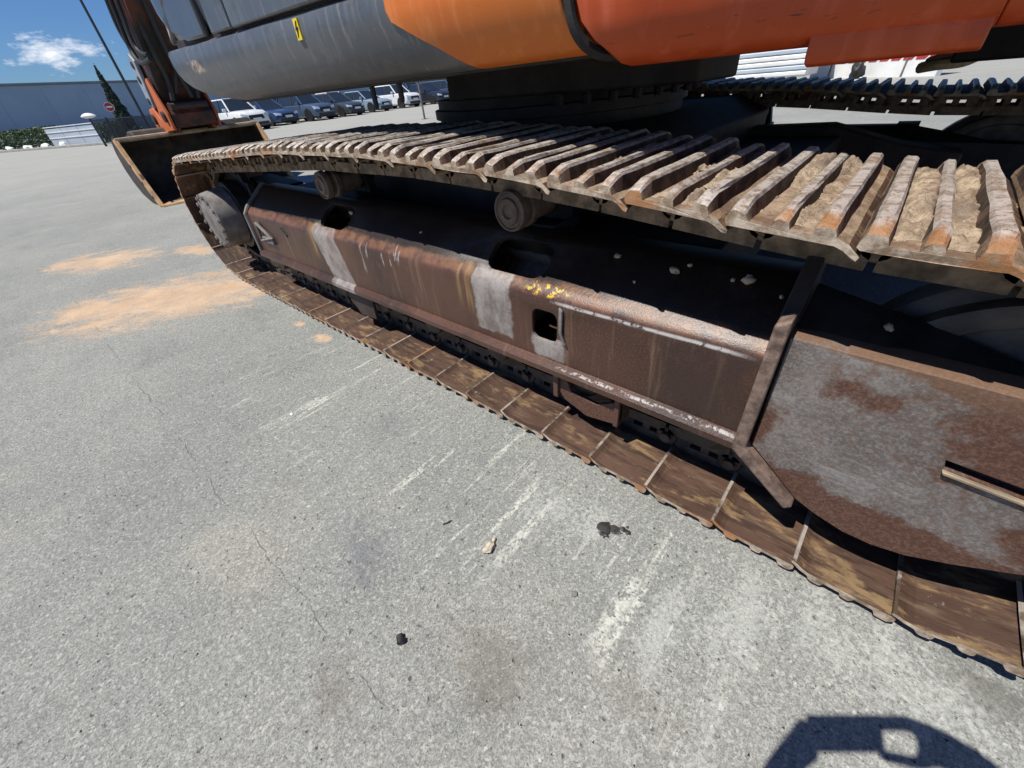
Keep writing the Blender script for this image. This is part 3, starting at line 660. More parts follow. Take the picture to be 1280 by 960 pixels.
# ---- centre frame and slewing ring
bm = bmesh.new()
prism(bm, [(-3.25, .56), (-1.35, .56), (-1.35, .86), (-1.55, .95), (-3.0, .95), (-3.25, .86)], .62, 2.78, 'y')
for (xa, xb) in ((-3.75, -3.1), (-1.5, -.85)):
    for (ya, yb) in ((.45, .9), (2.5, 2.95)): prism(bm, [(xa, .42), (xb, .42), (xb, .70), (xa, .70)], ya, yb, 'y')
    prism(bm, [(xa, .5), (xb, .5), (xb, .74), (xa, .74)], .88, 2.52, 'y')
prism(bm, [(-2.2, .4), (-2.2, .765), (-.92, .795), (-.57, .70), (-.30, .66), (-.30, .4)], 2.46, 2.62, 'y')
cf = finish(bm, 'centre_frame', M['darkbrown'], EX, 35, .012)
bm = bmesh.new(); lathe(bm, [(.76, .93), (.76, 1.00), (.785, 1.005), (.785, 1.05), (.76, 1.055), (.76, 1.10)], (SC.x-.08, SC.y, 0), 'z', 64)
slew = finish(bm, 'slewing_ring', M['darkbrown'], EX, 30)
for k in range(40):
    a = 2*math.pi*k/40
    if not (-.72 < .835*math.sin(a)+.0 < .3 and math.cos(a) > .2): continue
    bm = bmesh.new()
    lathe(bm, [(.022, 1.045), (.024, 1.05), (.024, 1.085), (.016, 1.087), (.016, 1.13)], (SC.x-.08+.835*math.cos(a), SC.y+.835*math.sin(a), 0), 'z', 8); finish(bm, 'bolt', M['darkbrown'], slew)

# ---- upper structure (built in its own axes: x back, y away from the near side)
def ub(bm): bm.transform(UBM); return bm
SIDE = -1.555
def plan(x):
    """side line of the upper structure: straight, then curving away behind the fuel tank panel (local x -> local y)"""
    k = [(-9, -1.555), (1.05, -1.555), (1.20, -1.515), (1.34, -1.435), (1.43, -1.36), (1.55, -1.255), (1.72, -1.14), (1.97, -1.08), (3.3, -1.02)]
    for i in range(len(k)-1):
        if x <= k[i+1][0]: return lerp(k[i][1], k[i+1][1], (x-k[i][0])/(k[i+1][0]-k[i][0]))
    return k[-1][1]
bm = bmesh.new(); prism(bm, [(-.22, -.80), (1.10, -.80), (1.12, -.45), (.80, .25), (.3, 1.0), (-.22, 1.0)], 1.10, 1.215, 'z'); finish(ub(bm), 'deck_plate', M['darkbrown'], EX, 35, .01)
bm = bmesh.new(); prism(bm, [(-1.6, SIDE+.17), (1.15, SIDE+.17), (1.75, -.95), (2.9, -.9), (2.9, 1.5), (-1.6, 1.5)], 1.215, 1.44, 'z'); prism(bm, [(.5, SIDE+.06), (1.15, SIDE+.06), (1.75, -.95), (2.9, -.9), (2.9, 1.45), (.5, 1.45)], 1.445, 2.35, 'z'); box(bm, -1.7, .45, .45, 1.45, 1.445, 2.1)
finish(ub(bm), 'deck_body', M['darkbrown'], EX, 35, .01)
def shell(name, mat, x0, x1, prof, back=.16, e0=None, e1=None, nx=14, bevel=.004, top=None):
    """curved side panel: prof (inset, z) bottom to top; e0/e1 shift the end edges with z; follows plan()"""
    bm = bmesh.new(); rings = []
    for i in range(nx+1):
        u = i/nx; ring = []
        for (ins, z) in prof:
            x = lerp(x0+(e0(z) if e0 else 0), x1+(e1(z) if e1 else 0), u)
            zz = z+(top(x)*min(1., max(0, (z-1.25)/.22)) if top else 0)
            ring.append((x, plan(x)+ins+.003*mn.noise(Vector((x*2.5, z*4, x0))), zz))
        a, b = ring[-1], ring[0]
        ring.append((a[0], plan(a[0])+back, a[2])); ring.append((b[0], plan(b[0])+back, b[2])); rings.append(ring)
    loft(bm, rings); return finish(ub(bm), name, mat, EX, 32, bevel)
SK = [(.135, 1.199), (.10, 1.202), (.072, 1.214), (.050, 1.235), (.034, 1.262), (.022, 1.292), (.012, 1.328), (.004, 1.365), (0, 1.40), (.002, 1.45), (.010, 1.469), (.030, 1.476)]
def sk_front(z):                                                        # rounded front lower corner of the skirt
    t = max(0., min(1., (1.47-z)/.27)); return .05*t+.62*t**4.5
def seam(z): return .395+max(0., 1.372-z)*1.62
skirt = shell('cab_skirt', M['grey'], -1.835, .03, SK, .19, sk_front, seam, nx=26, top=lambda x: -.0235*(x+1.8))
skirt['label'] = 'dusty grey cab skirt with rounded front corner'
shell('side_panel', M['orange'], 0., 1.035, [(a-.004, b) for a, b in SK[:-2]]+[(-.004, 1.6), (-.004, 2.3)], .19, seam, lambda z: .055*max(0., min(1., (1.30-z)/.11))**2, nx=16, top=lambda x: -.0235*(x+1.8))['label'] = 'yellowish orange lower side panel'
SK2 = [(.12, 1.168), (.07, 1.175), (.036, 1.194), (.016, 1.222), (.006, 1.258), (0, 1.31), (0, 1.45), (0, 1.8), (.01, 2.3)]
shell('door_panel', M['redorange'], 1.075, 1.80, SK2, .17, lambda z: .075*max(0., min(1., (1.30-z)/.11))**2, nx=30)['label'] = 'scuffed red orange rear side panel'
SK3 = [(.20, 1.128), (.09, 1.130), (.062, 1.136), (.052, 1.150), (.050, 1.20), (.060, 1.24)]
shell('under_lip', M['redorange'], 1.50, 1.795, SK3, .24, nx=10)['label'] = 'red orange lower lip under the rear panel'
shell('counterweight', M['redorange'], 1.801, 3.1, SK2, .9, lambda z: 0, nx=14)['label'] = 'red orange tail end'
# seal between the two orange panels
bm = bmesh.new(); tube(bm, [UBM @ Vector((x, SIDE+d, z)) for x, d, z in ((1.052, .012, 2.2), (1.052, .012, 1.5), (1.053, .012, 1.34), (1.058, .014, 1.29), (1.068, .020, 1.25), (1.085, .04, 1.218), (1.112, .075, 1.197), (1.145, .12, 1.192))], .013, 8, sub=5)
finish(bm, 'panel_seal', M['black'], EX)
bm = bmesh.new(); box(bm, 1.0, 1.14, SIDE+.07, SIDE+.2, 1.24, 2.2); finish(ub(bm), 'panel_post', M['black'], EX)
bm = bmesh.new(); box(bm, -1.3, 1.12, SIDE+.12, SIDE+.2, 1.193, 1.23); finish(ub(bm), 'side_sill', M['black'], EX, 35, .004)
for (x, l) in ((0.0, .07), (.185, .055)):
    bm = bmesh.new(); tube(bm, [UBM @ Vector((x, SIDE+.15, 1.22)), UBM @ Vector((x, SIDE+.15, 1.20-l)), UBM @ Vector((x-.004, SIDE+.15, 1.19-l))], .011, 8); finish(bm, 'drain_hose', M['rubber'], EX)
# warning sticker
bm = bmesh.new(); box(bm, -.189, -.155, SIDE-.0030, SIDE+.004, 1.356, 1.418); st = finish(ub(bm), 'warning_sticker', M['yellow'], EX); st['label'] = 'small yellow sticker with black zigzag mark'
bm = bmesh.new(); prism(bm, [(-.166, 1.411), (-.182, 1.385), (-.173, 1.385), (-.179, 1.363), (-.161, 1.393), (-.171, 1.393), (-.163, 1.411)], SIDE-.0055, SIDE-.002, 'y'); finish(ub(bm), 'printed_mark', M['ink'], st, 0)
# cab
def cabring(z, f=0.):
    x0, x1, y0, y1, r_ = -2.02+f, .62, SIDE+.016+f*.12, -.45, .34
    q = []
    for k in range(9):
        t = R(180+k*11.25); q.append((x0+r_+r_*math.cos(t), y0+r_*.6+r_*.6*math.sin(t), z))
    q += [(lerp(x0+r_, x1, .3), y0, z), (lerp(x0+r_, x1, .65), y0, z), (x1, y0, z), (x1, y1, z), (x0+.2, y1, z), (x0+.05, y1-.06, z), (x0, y1-.2, z)]
    return q
bm = bmesh.new(); loft(bm, [cabring(1.478, .20), cabring(1.53, .09), cabring(1.64, .02), cabring(1.8, 0), cabring(2.1, 0.0), cabring(2.6, .05), cabring(3.05, .2), cabring(3.15, .32)])
cab = finish(ub(bm), 'cab', M['cabdark'], EX, 40)
bm = bmesh.new(); prism(bm, [(-1.70, 1.462), (.60, 1.412), (.60, 1.475), (-1.70, 1.50)], SIDE+.035, -.5, 'y'); finish(ub(bm), 'cab_floor', M['darkbrown'], cab)
bm = bmesh.new(); prism(bm, [(-.752, 1.456), (.38, 1.432), (.38, 2.95), (-.6, 2.95), (-.752, 2.3)], SIDE-.004, SIDE+.03, 'y'); finish(ub(bm), 'cab_door', M['grey'], cab, 35, .008)
bm = bmesh.new(); prism(bm, [(-1.02, 1.464), (-.764, 1.458), (-.764, 2.3), (-.9, 2.3)], SIDE-.003, SIDE+.03, 'y'); finish(ub(bm), 'cab_panel', M['grey'], cab, 35, .008)
bm = bmesh.new(); prism(bm, [(-1.58, 1.53), (-1.40, 1.476), (-1.12, 1.468), (-1.12, 2.3), (-1.35, 2.3)], SIDE-.001, SIDE+.03, 'y'); finish(ub(bm), 'corner_panel', M['cabdark'], cab, 35, .01)
bm = bmesh.new(); prism(bm, [(-.66, 1.90), (.28, 1.90), (.28, 2.85), (-.5, 2.85), (-.66, 2.3)], SIDE-.010, SIDE-.002, 'y'); finish(ub(bm), 'door_window', M['glass'], cab, 0)
def ov(a, k=1., d=0): return UBM @ Vector((-1.70+.30*k*math.cos(R(a)), SIDE+.035-.045*math.cos(R(a))+d+.05*(math.cos(R(a)) < 0)*math.cos(R(a))**2, 1.80+.27*k*math.sin(R(a))-.10*k*math.cos(R(a))*-1))
bm = bmesh.new(); q = [ov(a) for a in range(0, 360, 15)]; q.append(q[0]); tube(bm, q, .014, 6); finish(bm, 'window_rim', M['hub'], cab)
bm = bmesh.new(); vs = [bm.verts.new(ov(a, 1, .0)) for a in range(0, 360, 15)]; bm.faces.new(vs)
r_ = bmesh.ops.extrude_face_region(bm, geom=bm.faces[:]); bmesh.ops.translate(bm, vec=(0, .03, 0), verts=[v for v in r_['geom'] if isinstance(v, bmesh.types.BMVert)]); finish(bm, 'corner_window', M['glass'], cab, 0)
# belly guard and hoses seen under the tail
bm = bmesh.new(); box(bm, 1.75, 2.9, .35, 1.4, 1.06, 1.22); finish(ub(bm), 'belly_guard', M['black'], EX, 35, .01)
bm = bmesh.new(); tube(bm, [(-.62, 2.25, 1.045), (-.55, 2.2, 1.055), (-.47, 2.2, 1.06), (-.40, 2.2, 1.09), (-.30, 2.2, 1.105), (-.1, 2.25, 1.13), (.2, 2.3, 1.16)], .022, 8, sub=5)
tube(bm, [(-.60, 2.27, 1.065), (-.52, 2.22, 1.085), (-.45, 2.22, 1.08), (-.38, 2.22, 1.11), (-.25, 2.22, 1.12), (.0, 2.3, 1.16), (.2, 2.3, 1.19)], .018, 8, sub=5); finish(bm, 'hose_bundle', M['chip'], EX)

# ---- boom, arm, bucket (f = metres in front of the slewing axis, v = sideways, z up)
def F(f, v, z): return UBM @ Vector((-f, v, z))
def fprism(poly, v0, v1, name, mat, parent=EX, bevel=.012):
    bm = bmesh.new(); prism(bm, [(-a, b) for a, b in poly], v0, v1, 'y'); return finish(ub(bm), name, mat, parent, 35, bevel)
fprism([(.5, 1.6), (1.1, 1.45), (3.2, 4.6), (5.6, 5.2), (5.9, 5.5), (5.5, 5.75), (2.9, 5.4), (.5, 2.2)], -.28, .28, 'boom', M['armorange'])
fprism([(7.62, 1.24), (7.98, 1.18), (8.02, 1.45), (7.62, 2.6), (6.7, 4.6), (5.9, 6.0), (5.4, 5.8), (5.5, 5.0), (6.7, 2.9), (7.42, 1.66)], -.30, .30, 'arm', M['armorange'])
bm = bmesh.new(); tube(bm, [F(7.35, 0, 3.9), F(7.78, .0, 2.5)], .11, 14); cyl = finish(bm, 'bucket_cylinder', M['black'], EX)
bm = bmesh.new(); tube(bm, [F(7.77, 0, 2.55), F(7.92, 0, 1.92)], .055, 14); finish(bm, 'cylinder_rod', M['chrome'], cyl)
bm = bmesh.new(); tube(bm, [F(7.92, -.36, 1.90), F(7.92, .36, 1.90)], .07, 12); finish(bm, 'rod_pin', M['black'], cyl)
for v in (-.37, .32):
    lk = fprism([(7.72, 1.88), (7.86, 1.98), (8.0, 1.92), (8.08, 1.68), (8.12, 1.42), (8.06, 1.30), (7.94, 1.30), (7.86, 1.45), (7.78, 1.66)], v, v+.05, 'bucket_link', M['bluegrey'], EX, .01)
    for (f, z) in ((7.90, 1.84), (7.94, 1.66), (8.02, 1.38)):
        bm = bmesh.new(); lathe(bm, [(.045, -.012), (.05, -.008), (.05, .062)], (0, 0, 0), 'y', 14); bm.transform(Matrix.Translation((-f, v, z))); finish(ub(bm), 'link_pin', M['black'], lk)
cp = fprism([(7.42, 1.00), (8.30, .96), (8.42, 1.10), (8.34, 1.30), (8.10, 1.36), (7.95, 1.16), (7.78, 1.16), (7.70, 1.36), (7.50, 1.34), (7.40, 1.18)], -.31, .31, 'quick_coupler', M['armorange'], EX, .015)
for v in (-.365, .325):
    fprism([(7.44, .97), (8.34, .93), (8.46, 1.10), (8.36, 1.28), (8.08, 1.30), (7.92, 1.12), (7.78, 1.30), (7.70, 1.62), (7.60, 1.66), (7.50, 1.40), (7.40, 1.2)], v, v+.04, 'coupler_cheek', M['cheek'], cp, .01)
for (f, z) in ((7.58, 1.16), (8.25, 1.14)):
    bm = bmesh.new(); lathe(bm, [(.06, -.40), (.075, -.395), (.075, .40)], (0, 0, 0), 'y', 16); bm.transform(Matrix.Translation((-f, 0, z))); finish(ub(bm), 'coupler_pin', M['darkbrown'], cp)
bm = bmesh.new(); tube(bm, [F(7.41, -.27, 1.28), F(7.41, .27, 1.28)], .05, 10); finish(bm, 'coupler_tube', M['darkbrown'], cp)
# hoses along the arm
for (pts, r_) in ((((6.9, -.36, 3.3), (7.3, -.38, 2.45), (7.42, -.40, 2.05), (7.30, -.42, 1.86), (7.05, -.42, 1.80), (6.7, -.40, 1.82)), .030), (((6.75, -.33, 3.3), (7.15, -.35, 2.4), (7.25, -.37, 2.05), (7.12, -.37, 1.92), (6.85, -.37, 1.88)), .024), (((7.25, -.33, 3.2), (7.55, -.36, 2.5), (7.62, -.37, 2.2), (7.5, -.36, 1.9)), .03), (((7.42, .1, 2.0), (7.30, .0, 1.72), (7.40, -.1, 1.45)), .03), (((7.05, -.22, 2.4), (7.18, -.2, 1.95), (7.36, -.14, 1.62), (7.38, -.2, 1.35)), .032), (((6.95, -.08, 2.5), (7.10, -.05, 2.0), (7.30, .02, 1.66), (7.36, .08, 1.38)), .032), (((6.9, .12, 2.5), (7.12, .16, 1.95), (7.34, .2, 1.6), (7.36, .16, 1.36)), .028)):
    bm = bmesh.new(); tube(bm, [F(*p) for p in pts], r_, 8, sub=6); finish(bm, 'hydraulic_hose', M['rubber'], EX)
# bucket: hollow shell open towards the machine, resting on the ground
prof = [(7.20, .012), (7.50, .0), (7.85, .02), (8.20, .12), (8.42, .30), (8.50, .52), (8.44, .74), (8.28, .90), (8.08, .955), (7.90, .915)]
cxf, czf = 7.95, .48; bm = bmesh.new(); HW = 1.09
ins = [(lerp(a, cxf, .045), lerp(b, czf, .045)) for a, b in prof]
loop = prof+ins[::-1]
loft(bm, [[(-a, v, b) for a, b in loop] for v in (-HW, -HW*.5, 0, HW*.5, HW)])
bk = finish(ub(bm), 'bucket', M['bucketdark'], EX, 40, .004); bk['label'] = 'wide ditching bucket with dark hollow inside resting on the ground'
for v in (-HW-.028, HW-.002):
    bm = bmesh.new(); prism(bm, [(-a, b) for a, b in prof], v, v+.03, 'y'); finish(ub(bm), 'side_plate', M['bucketdark'], bk, 0, .004)
for v in (-HW-.05, HW-.01):                                           # reinforced side edges
    bm = bmesh.new(); prism(bm, [(-7.16, .008), (-7.26, .004), (-7.62, .40), (-7.96, .91), (-7.88, .945), (-7.52, .42)], v, v+.06, 'y'); sc_ = finish(ub(bm), 'side_cutter', M['lipsteel'], bk, 35, .006)
    for (f, z) in ((7.32, .14), (7.50, .34), (7.68, .58)):
        bm = bmesh.new(); lathe(bm, [(.02, -.012), (.024, -.006), (.024, .07)], (0, 0, 0), 'y', 8); bm.transform(Matrix.Translation((-f, v, z))); finish(ub(bm), 'edge_bolt', M['black'], sc_)
bm = bmesh.new(); prism(bm, [(-7.10, .004), (-7.30, .002), (-7.32, .034), (-7.12, .030)], -HW-.03, HW+.03, 'y'); ce = finish(ub(bm), 'cutting_edge', M['lipsteel'], bk, 35, .004)
for k in range(7):
    bm = bmesh.new(); lathe(bm, [(.018, 0), (.022, .006), (.022, .03)], (0, 0, 0), 'z', 8); bm.transform(Matrix.Translation((-7.21, -.95+k*.31, .018))); finish(ub(bm), 'edge_bolt', M['black'], ce)
bm = bmesh.new(); tube(bm, [F(7.90, -HW-.02, .925), F(7.90, HW+.02, .925)], .035, 8); finish(bm, 'top_rim', M['bucket'], bk)
bm = bmesh.new(); prism(bm, [(-7.96, .93), (-8.04, 1.03), (-8.30, 1.02), (-8.46, .86), (-8.25, .91)], -.85, 1.06, 'y'); finish(ub(bm), 'back_hump', M['bucketdark'], bk, 35, .03)
for v in (-.29, .25):
    bm = bmesh.new(); prism(bm, [(-7.55, .93), (-7.50, 1.20), (-7.66, 1.25), (-7.95, 1.02), (-8.18, 1.24), (-8.32, 1.20), (-8.36, .80), (-8.0, .93)], v, v+.05, 'y'); finish(ub(bm), 'bucket_ear', M['armorange'], bk, 35, .008)

# ================================================================== things on the ground
bm = lump((.013, .024, .010), 3, 1, 3, .28, 1.7)
bm2 = lump((.006, .008, .005), 5, 1, 2, .35, 1.9)
for v in bm2.verts: v.co += Vector((-.004, .030, -.002))
me = bpy.data.meshes.new('t'); bm2.to_mesh(me); bm2.free(); bm.from_mesh(me)
o = finish(bm, 'stone', M['stone'], smooth=60); o.location = (-1.086, -.466, .008); o.rotation_euler.z = .1; tag(o, 'knobbly pale cream stone lying on the grey concrete', 'stone')
o = thing('rubber_plug', 'small black stepped rubber plug lying on the concrete', 'plug', (-1.085, -.811, .0), world=False)
bm = bmesh.new(); lathe(bm, [(.009, 0), (.0105, .002), (.0105, .012), (.006, .013), (.006, .024), (.004, .025)], (0, 0, 0), 'x', 14)
p = finish(bm, 'plug_body', M['rubber'], o); p.location = (0, 0, .010); p.rotation_euler = (0, .1, 2.5)
bm = bmesh.new(); lathe(bm, [(.007, -.004), (.007, .004)], (0, 0, 0), 'z', 10); p = finish(bm, 'plug_head', M['rubber'], o); p.location = (-.018, .006, .006)
bm = bmesh.new()
for (x, y, a, b, s) in ((0, 0, .020, .017, 1), (.024, .012, .016, .010, 2), (.044, .024, .011, .007, 3), (.058, .024, .006, .006, 4), (.05, .036, .004, .003, 5), (.010, -.014, .009, .008, 6)):
    l = lump((a, b, .004), s, 1, 2, .6, 1.6)
    for v in l.verts: v.co += Vector((x, y, .002))
    me = bpy.data.meshes.new('t'); l.to_mesh(me); l.free(); bm.from_mesh(me)
o = finish(bm, 'grease_blob', M['grease'], smooth=60); o.location = (-.838, -.187, .0); o.rotation_euler.z = .05; o.scale = (1.15, 1.25, 1); tag(o, 'flat glossy black grease blob beside the track', 'grease')
bm = bmesh.new(); lathe(bm, [(.006, 0), (.009, .001), (.009, .006), (.006, .007)], (0, 0, 0), 'z', 6); o = finish(bm, 'steel_nut', M['hub']); o.location = (-.80, -.418, 0); tag(o, 'tiny grey hex nut lying alone on the concrete', 'nut')
bm = bmesh.new(); tube(bm, [(0, 0, .003), (.008, .012, .005), (.012, .028, .003)], .002, 5); o = finish(bm, 'twig', M['darkbrown']); o.location = (-1.27, -.50, 0); tag(o, 'short thin dark twig on the concrete', 'twig')
o = finish(lump((.010, .007, .004), 11, 1, 2), 'paint_flake', M['white'], smooth=50); o.location = (-2.30, -.55, .003); tag(o, 'white flake lying on the concrete between scrape marks and crack', 'flake')
# loose grit nobody could count
bm = bmesh.new(); rg = random.Random(4)
for k in range(2600):
    x = rg.uniform(-3.6, .3); y = rg.uniform(-1.9, .0) if rg.random() < .7 else rg.uniform(-.5, 0)
    s = rg.choice((.0012, .0018, .0018, .0025, .0035)); a = rg.uniform(0, 6.3); mi = rg.choice((0, 0, 1, 2))
    q = [bm.verts.new((x+s*rg.uniform(.8, 1.5)*math.cos(a+i*2.1), y+s*rg.uniform(.8, 1.5)*math.sin(a+i*2.1), .0002)) for i in range(3)]
    t_ = bm.verts.new((x, y, s*rg.uniform(.7, 1.2)))
    for i in range(3): bm.faces.new((q[i], q[(i+1) % 3], t_)).material_index = mi
o = finish(bm, 'grit', [M['stone'], M['hub'], M['black']], smooth=0); tag(o, 'loose grit scattered over the concrete', 'grit', kind='stuff')
# pale chips on the sloping top of the frame and cover plate
k = 0
for (x, y, z, s) in ((-1.09, .245, .702, .012), (-.905, .235, .694, .017), (-.872, .255, .710, .008), (-.75, .24, .698, .008), (-.715, .245, .702, .016), (-.63, .225, .686, .008), (-2.62, .22, .682, .016), (-2.02, .20, .667, .007), (-1.0, .19, .659, .006), (-.592, .29, .846, .014), (-.42, .17, .688, .012)):
    k += 1; o = finish(lump((s, s*.7, s*.55), 20+k, 1, 2), 'stone_chip', M['chip'], smooth=50); o.location = (x, y, z+s*.25)
    o.rotation_euler = (.6, 0, k*1.3); tag(o, 'pale stone chip resting on the shaded track frame', 'stone', 'stone chips on the track frame')

# ================================================================== background
def leaf_cloud(bm, fn, n, s, rg):
    for k in range(n):
        p = Vector(fn(rg)); d = Vector((rg.gauss(0, 1), rg.gauss(0, 1), rg.gauss(0, 1))).normalized(); e = d.orthogonal().normalized(); g = d.cross(e)
        a = s*rg.uniform(.6, 1.4)
        bm.faces.new([bm.verts.new(p+e*a*i+g*a*.6*j) for i, j in ((-1, 0), (0, -1), (1, 0), (0, 1))])
M['leaf'] = simple('dark_conifer_leaf', (.030, .055, .030), .7, 0, .5, 3)
M['leaf2'] = simple('hedge_leaf', (.07, .11, .045), .7, 0, .45, 2)
M['bark'] = simple('bark', (.09, .065, .045), .9, 0, .3, 8)
M['facade'] = simple('pale_facade_panel', (.25, .345, .46), .7, 0, .05, .4)
M['coping'] = simple('dark_coping', (.16, .18, .20), .6, 0, .1, 1)
M['steel'] = simple('painted_dark_steel', (.035, .04, .05), .5, .1, .2, 5)
M['paleblue'] = simple('pale_blue_panel', (.42, .48, .54), .6, 0, .08, 1)
M['pave'] = simple('kerb_stone', (.33, .32, .30), .9, 0, .15, 3)

# long building
A = Vector((-69.4, 3.53, 0)); D = Vector((-6.9, 13.3, 0)).normalized(); NB = Vector((-D.y, D.x, 0))  # NB points away
ob = thing('warehouse', 'long low pale warehouse with flat roof beyond the car park', 'building', A, world=False); ob.rotation_euler.z = math.atan2(D.y, D.x)
bm = bmesh.new(); box(bm, -42, 118, .06, 16, 0, 4.86); finish(bm, 'wall', M['facade'], ob)
for k in range(39):
    bm = bmesh.new(); box(bm, -42+k*4.1, -42+k*4.1+4.085, 0, .1, .3, 4.8); finish(bm, 'wall_panel', M['facade'], ob, 0)
bm = bmesh.new(); box(bm, -42.2, 118.2, -.18, 16.2, 4.84, 5.02); finish(bm, 'roof_edge', M['coping'], ob)
bm = bmesh.new(); box(bm, -42, 118, -.03, .08, 0, .32); finish(bm, 'plinth', M['coping'], ob)
# kerb along the yard edge
KA = Vector((-66.6, -4.65, 0)); KB = Vector((-38.6, 6.2, 0)); kd = (KB-KA).normalized(); ka = math.atan2(kd.y, kd.x)
bm = bmesh.new(); box(bm, 0, (KB-KA).length, -.12, .12, 0, .14); o = struct(finish(bm, 'kerb', M['pave'], smooth=35, bevel=.02)); o.location = KA; o.rotation_euler.z = ka
# low barrier panels and hedges behind the kerb
def along(t, off): return KA+kd*t+Vector((-kd.y, kd.x, 0))*off
for i, (t0, ln, h, lab) in enumerate(((10.5, 8.6, 1.25, 'long clipped green hedge beside the pale blue barrier panels'), (24.6, 1.7, 1.1, 'short clipped green hedge next to the fence end'))):
    o = thing('hedge', lab, 'hedge', along(t0, .9), world=False); o.rotation_euler.z = ka; rg = random.Random(i)
    bm = bmesh.new(); leaf_cloud(bm, lambda r: (r.uniform(0, ln), r.uniform(0, .8), h*(1-r.random()**2*.98)+r.gauss(0, .05)), 2600, .09, rg); finish(bm, 'foliage', M['leaf2'], o, 0)
    bm = bmesh.new()
    for k in range(int(ln/.6)): tube(bm, [(.3+k*.6, .4, 0), (.3+k*.6, .4, h*.8)], .03, 5)
    finish(bm, 'stem', M['bark'], o)
o = thing('barrier', 'pale blue low panel barrier with horizontal rails', 'barrier', along(19.4, .5), world=False); o.rotation_euler.z = ka
for k in range(3):
    bm = bmesh.new(); box(bm, k*1.95, k*1.95+1.9, 0, .05, .08, 1.15); finish(bm, 'panel', M['paleblue'], o)
for z in (.55, .9, 1.22):
    bm = bmesh.new(); box(bm, 0, 5.85, -.03, 0, z, z+.05); finish(bm, 'rail', M['white'], o)
for k in range(4):
    p = along(13.5+k*2.4, .45); o = finish(lump((.45, .2, .22), 40+k, 1, 2), 'boulder', M['white'], smooth=60); o.location = (p.x, p.y, .12); o.rotation_euler.z = ka
    tag(o, 'whitish boulder at the foot of the yard edge', 'boulder', 'boulders along the kerb')
# railing fence
FA = Vector((-38.4, 4.3, 0)); FB = Vector((-51.5, 10.9, 0)); fd_ = (FB-FA); fl = fd_.length; fa = math.atan2(fd_.y, fd_.x)
o = thing('railing_fence', 'dark steel railing fence with thin vertical bars', 'fence', FA, world=False); o.rotation_euler.z = fa
for z in (.16, 1.32):
    bm = bmesh.new(); box(bm, 0, fl, -.025, .025, z, z+.06); finish(bm, 'rail', M['steel'], o)
bmp = bmesh.new(); box(bmp, -.05, .05, -.05, .05, 0, 1.45); po = finish(bmp, 'post', M['steel'], o); bmb = bmesh.new(); box(bmb, -.014, .014, -.014, .014, .16, 1.36); ba = finish(bmb, 'bar', M['steel'], o); ba.location.x = .18
for k in range(1, 7):
    c = po.copy(); C.objects.link(c); c.location.x = k*fl/6
for k in range(2, int(fl/.18)):
    c = ba.copy(); C.objects.link(c); c.location.x = k*.18
bm = bmesh.new(); lathe(bm, [(.12, 1.44), (.34, 1.50), (.36, 1.56), (.22, 1.66), (.08, 1.70)], (0, 0, .02), 'z', 16); finish(bm, 'post_lamp', M['white'], o)
# street lamp
o = thing('lamp_post', 'tall thin dark lamp post rising behind the railing fence', 'lamp post', (-46.2, 8.55, 0), world=False)
bm = bmesh.new(); tube(bm, [(0, 0, 0), (0, 0, 1), (0, 0, 12)], .1, 10, rads=[.13, .10, .07]); finish(bm, 'pole', M['steel'], o)
bm = bmesh.new(); tube(bm, [(0, 0, 11.9), (.4, 0, 12.3), (1.4, 0, 12.45)], .05, 8); finish(bm, 'bracket_arm', M['steel'], o)
bm = bmesh.new(); box(bm, 1.2, 1.9, -.14, .14, 12.38, 12.5); finish(bm, 'lamp_head', M['hub'], o, 35, .03)
# no-entry sign
o = thing('road_sign', 'round red no-entry sign with white bar on a post', 'sign', (-42.9, 6.27, 0), world=False); o.rotation_euler.z = -.17
bm = bmesh.new(); tube(bm, [(0, 0, 0), (0, 0, 2.3)], .03, 8); finish(bm, 'post', M['hub'], o)
bm = bmesh.new(); lathe(bm, [(.25, .03), (.27, .04), (.27, .06)], (0, 0, 2.0), 'x', 28); finish(bm, 'sign_rim', M['white'], o)
bm = bmesh.new(); lathe(bm, [(.235, .05), (.235, .066)], (0, 0, 2.0), 'x', 28); finish(bm, 'sign_disc', M['red'], o)
bm = bmesh.new(); box(bm, .06, .072, -.17, .17, 1.955, 2.045); finish(bm, 'white_bar', M['white'], o)
# cypress
o = thing('cypress_tree', 'slim dark green cypress tree behind the railing fence', 'tree', (-55.0, 8.9, 0), world=False)
bm = bmesh.new(); tube(bm, [(0, 0, 0), (0, 0, 2.2), (.03, 0, 4.6)], .1, 8, rads=[.13, .08, .03]); finish(bm, 'trunk', M['bark'], o)
def cyp(r):
    z = .25+4.95*(1-math.sqrt(r.random())*.999); a = r.uniform(0, 6.283); t_ = (z-.2)/5.1
    R_ = 1.0*(1-t_)**.95*(.75+.35*mn.noise(Vector((math.cos(a)*2, math.sin(a)*2, z*2.2))))*math.sqrt(r.uniform(.45, 1)); return (R_*math.cos(a), R_*math.sin(a), z)
bm = bmesh.new(); leaf_cloud(bm, cyp, 8000, .06, random.Random(2)); finish(bm, 'crown', M['leaf'], o, 0)
# weeds at the fence foot
o = thing('weed_clump', 'small green weed clump at the foot of the railing fence', 'plant', (-45.2, 7.55, 0), world=False)
bm = bmesh.new(); leaf_cloud(bm, lambda r: (r.gauss(0, .5), r.gauss(0, .25), abs(r.gauss(0, .28))), 500, .09, random.Random(8)); finish(bm, 'foliage', M['leaf2'], o, 0)
bm = bmesh.new()
for k in range(6): tube(bm, [(k*.12-.3, 0, 0), (k*.14-.34, .03, .4)], .012, 5)
finish(bm, 'stem', M['leaf2'], o)
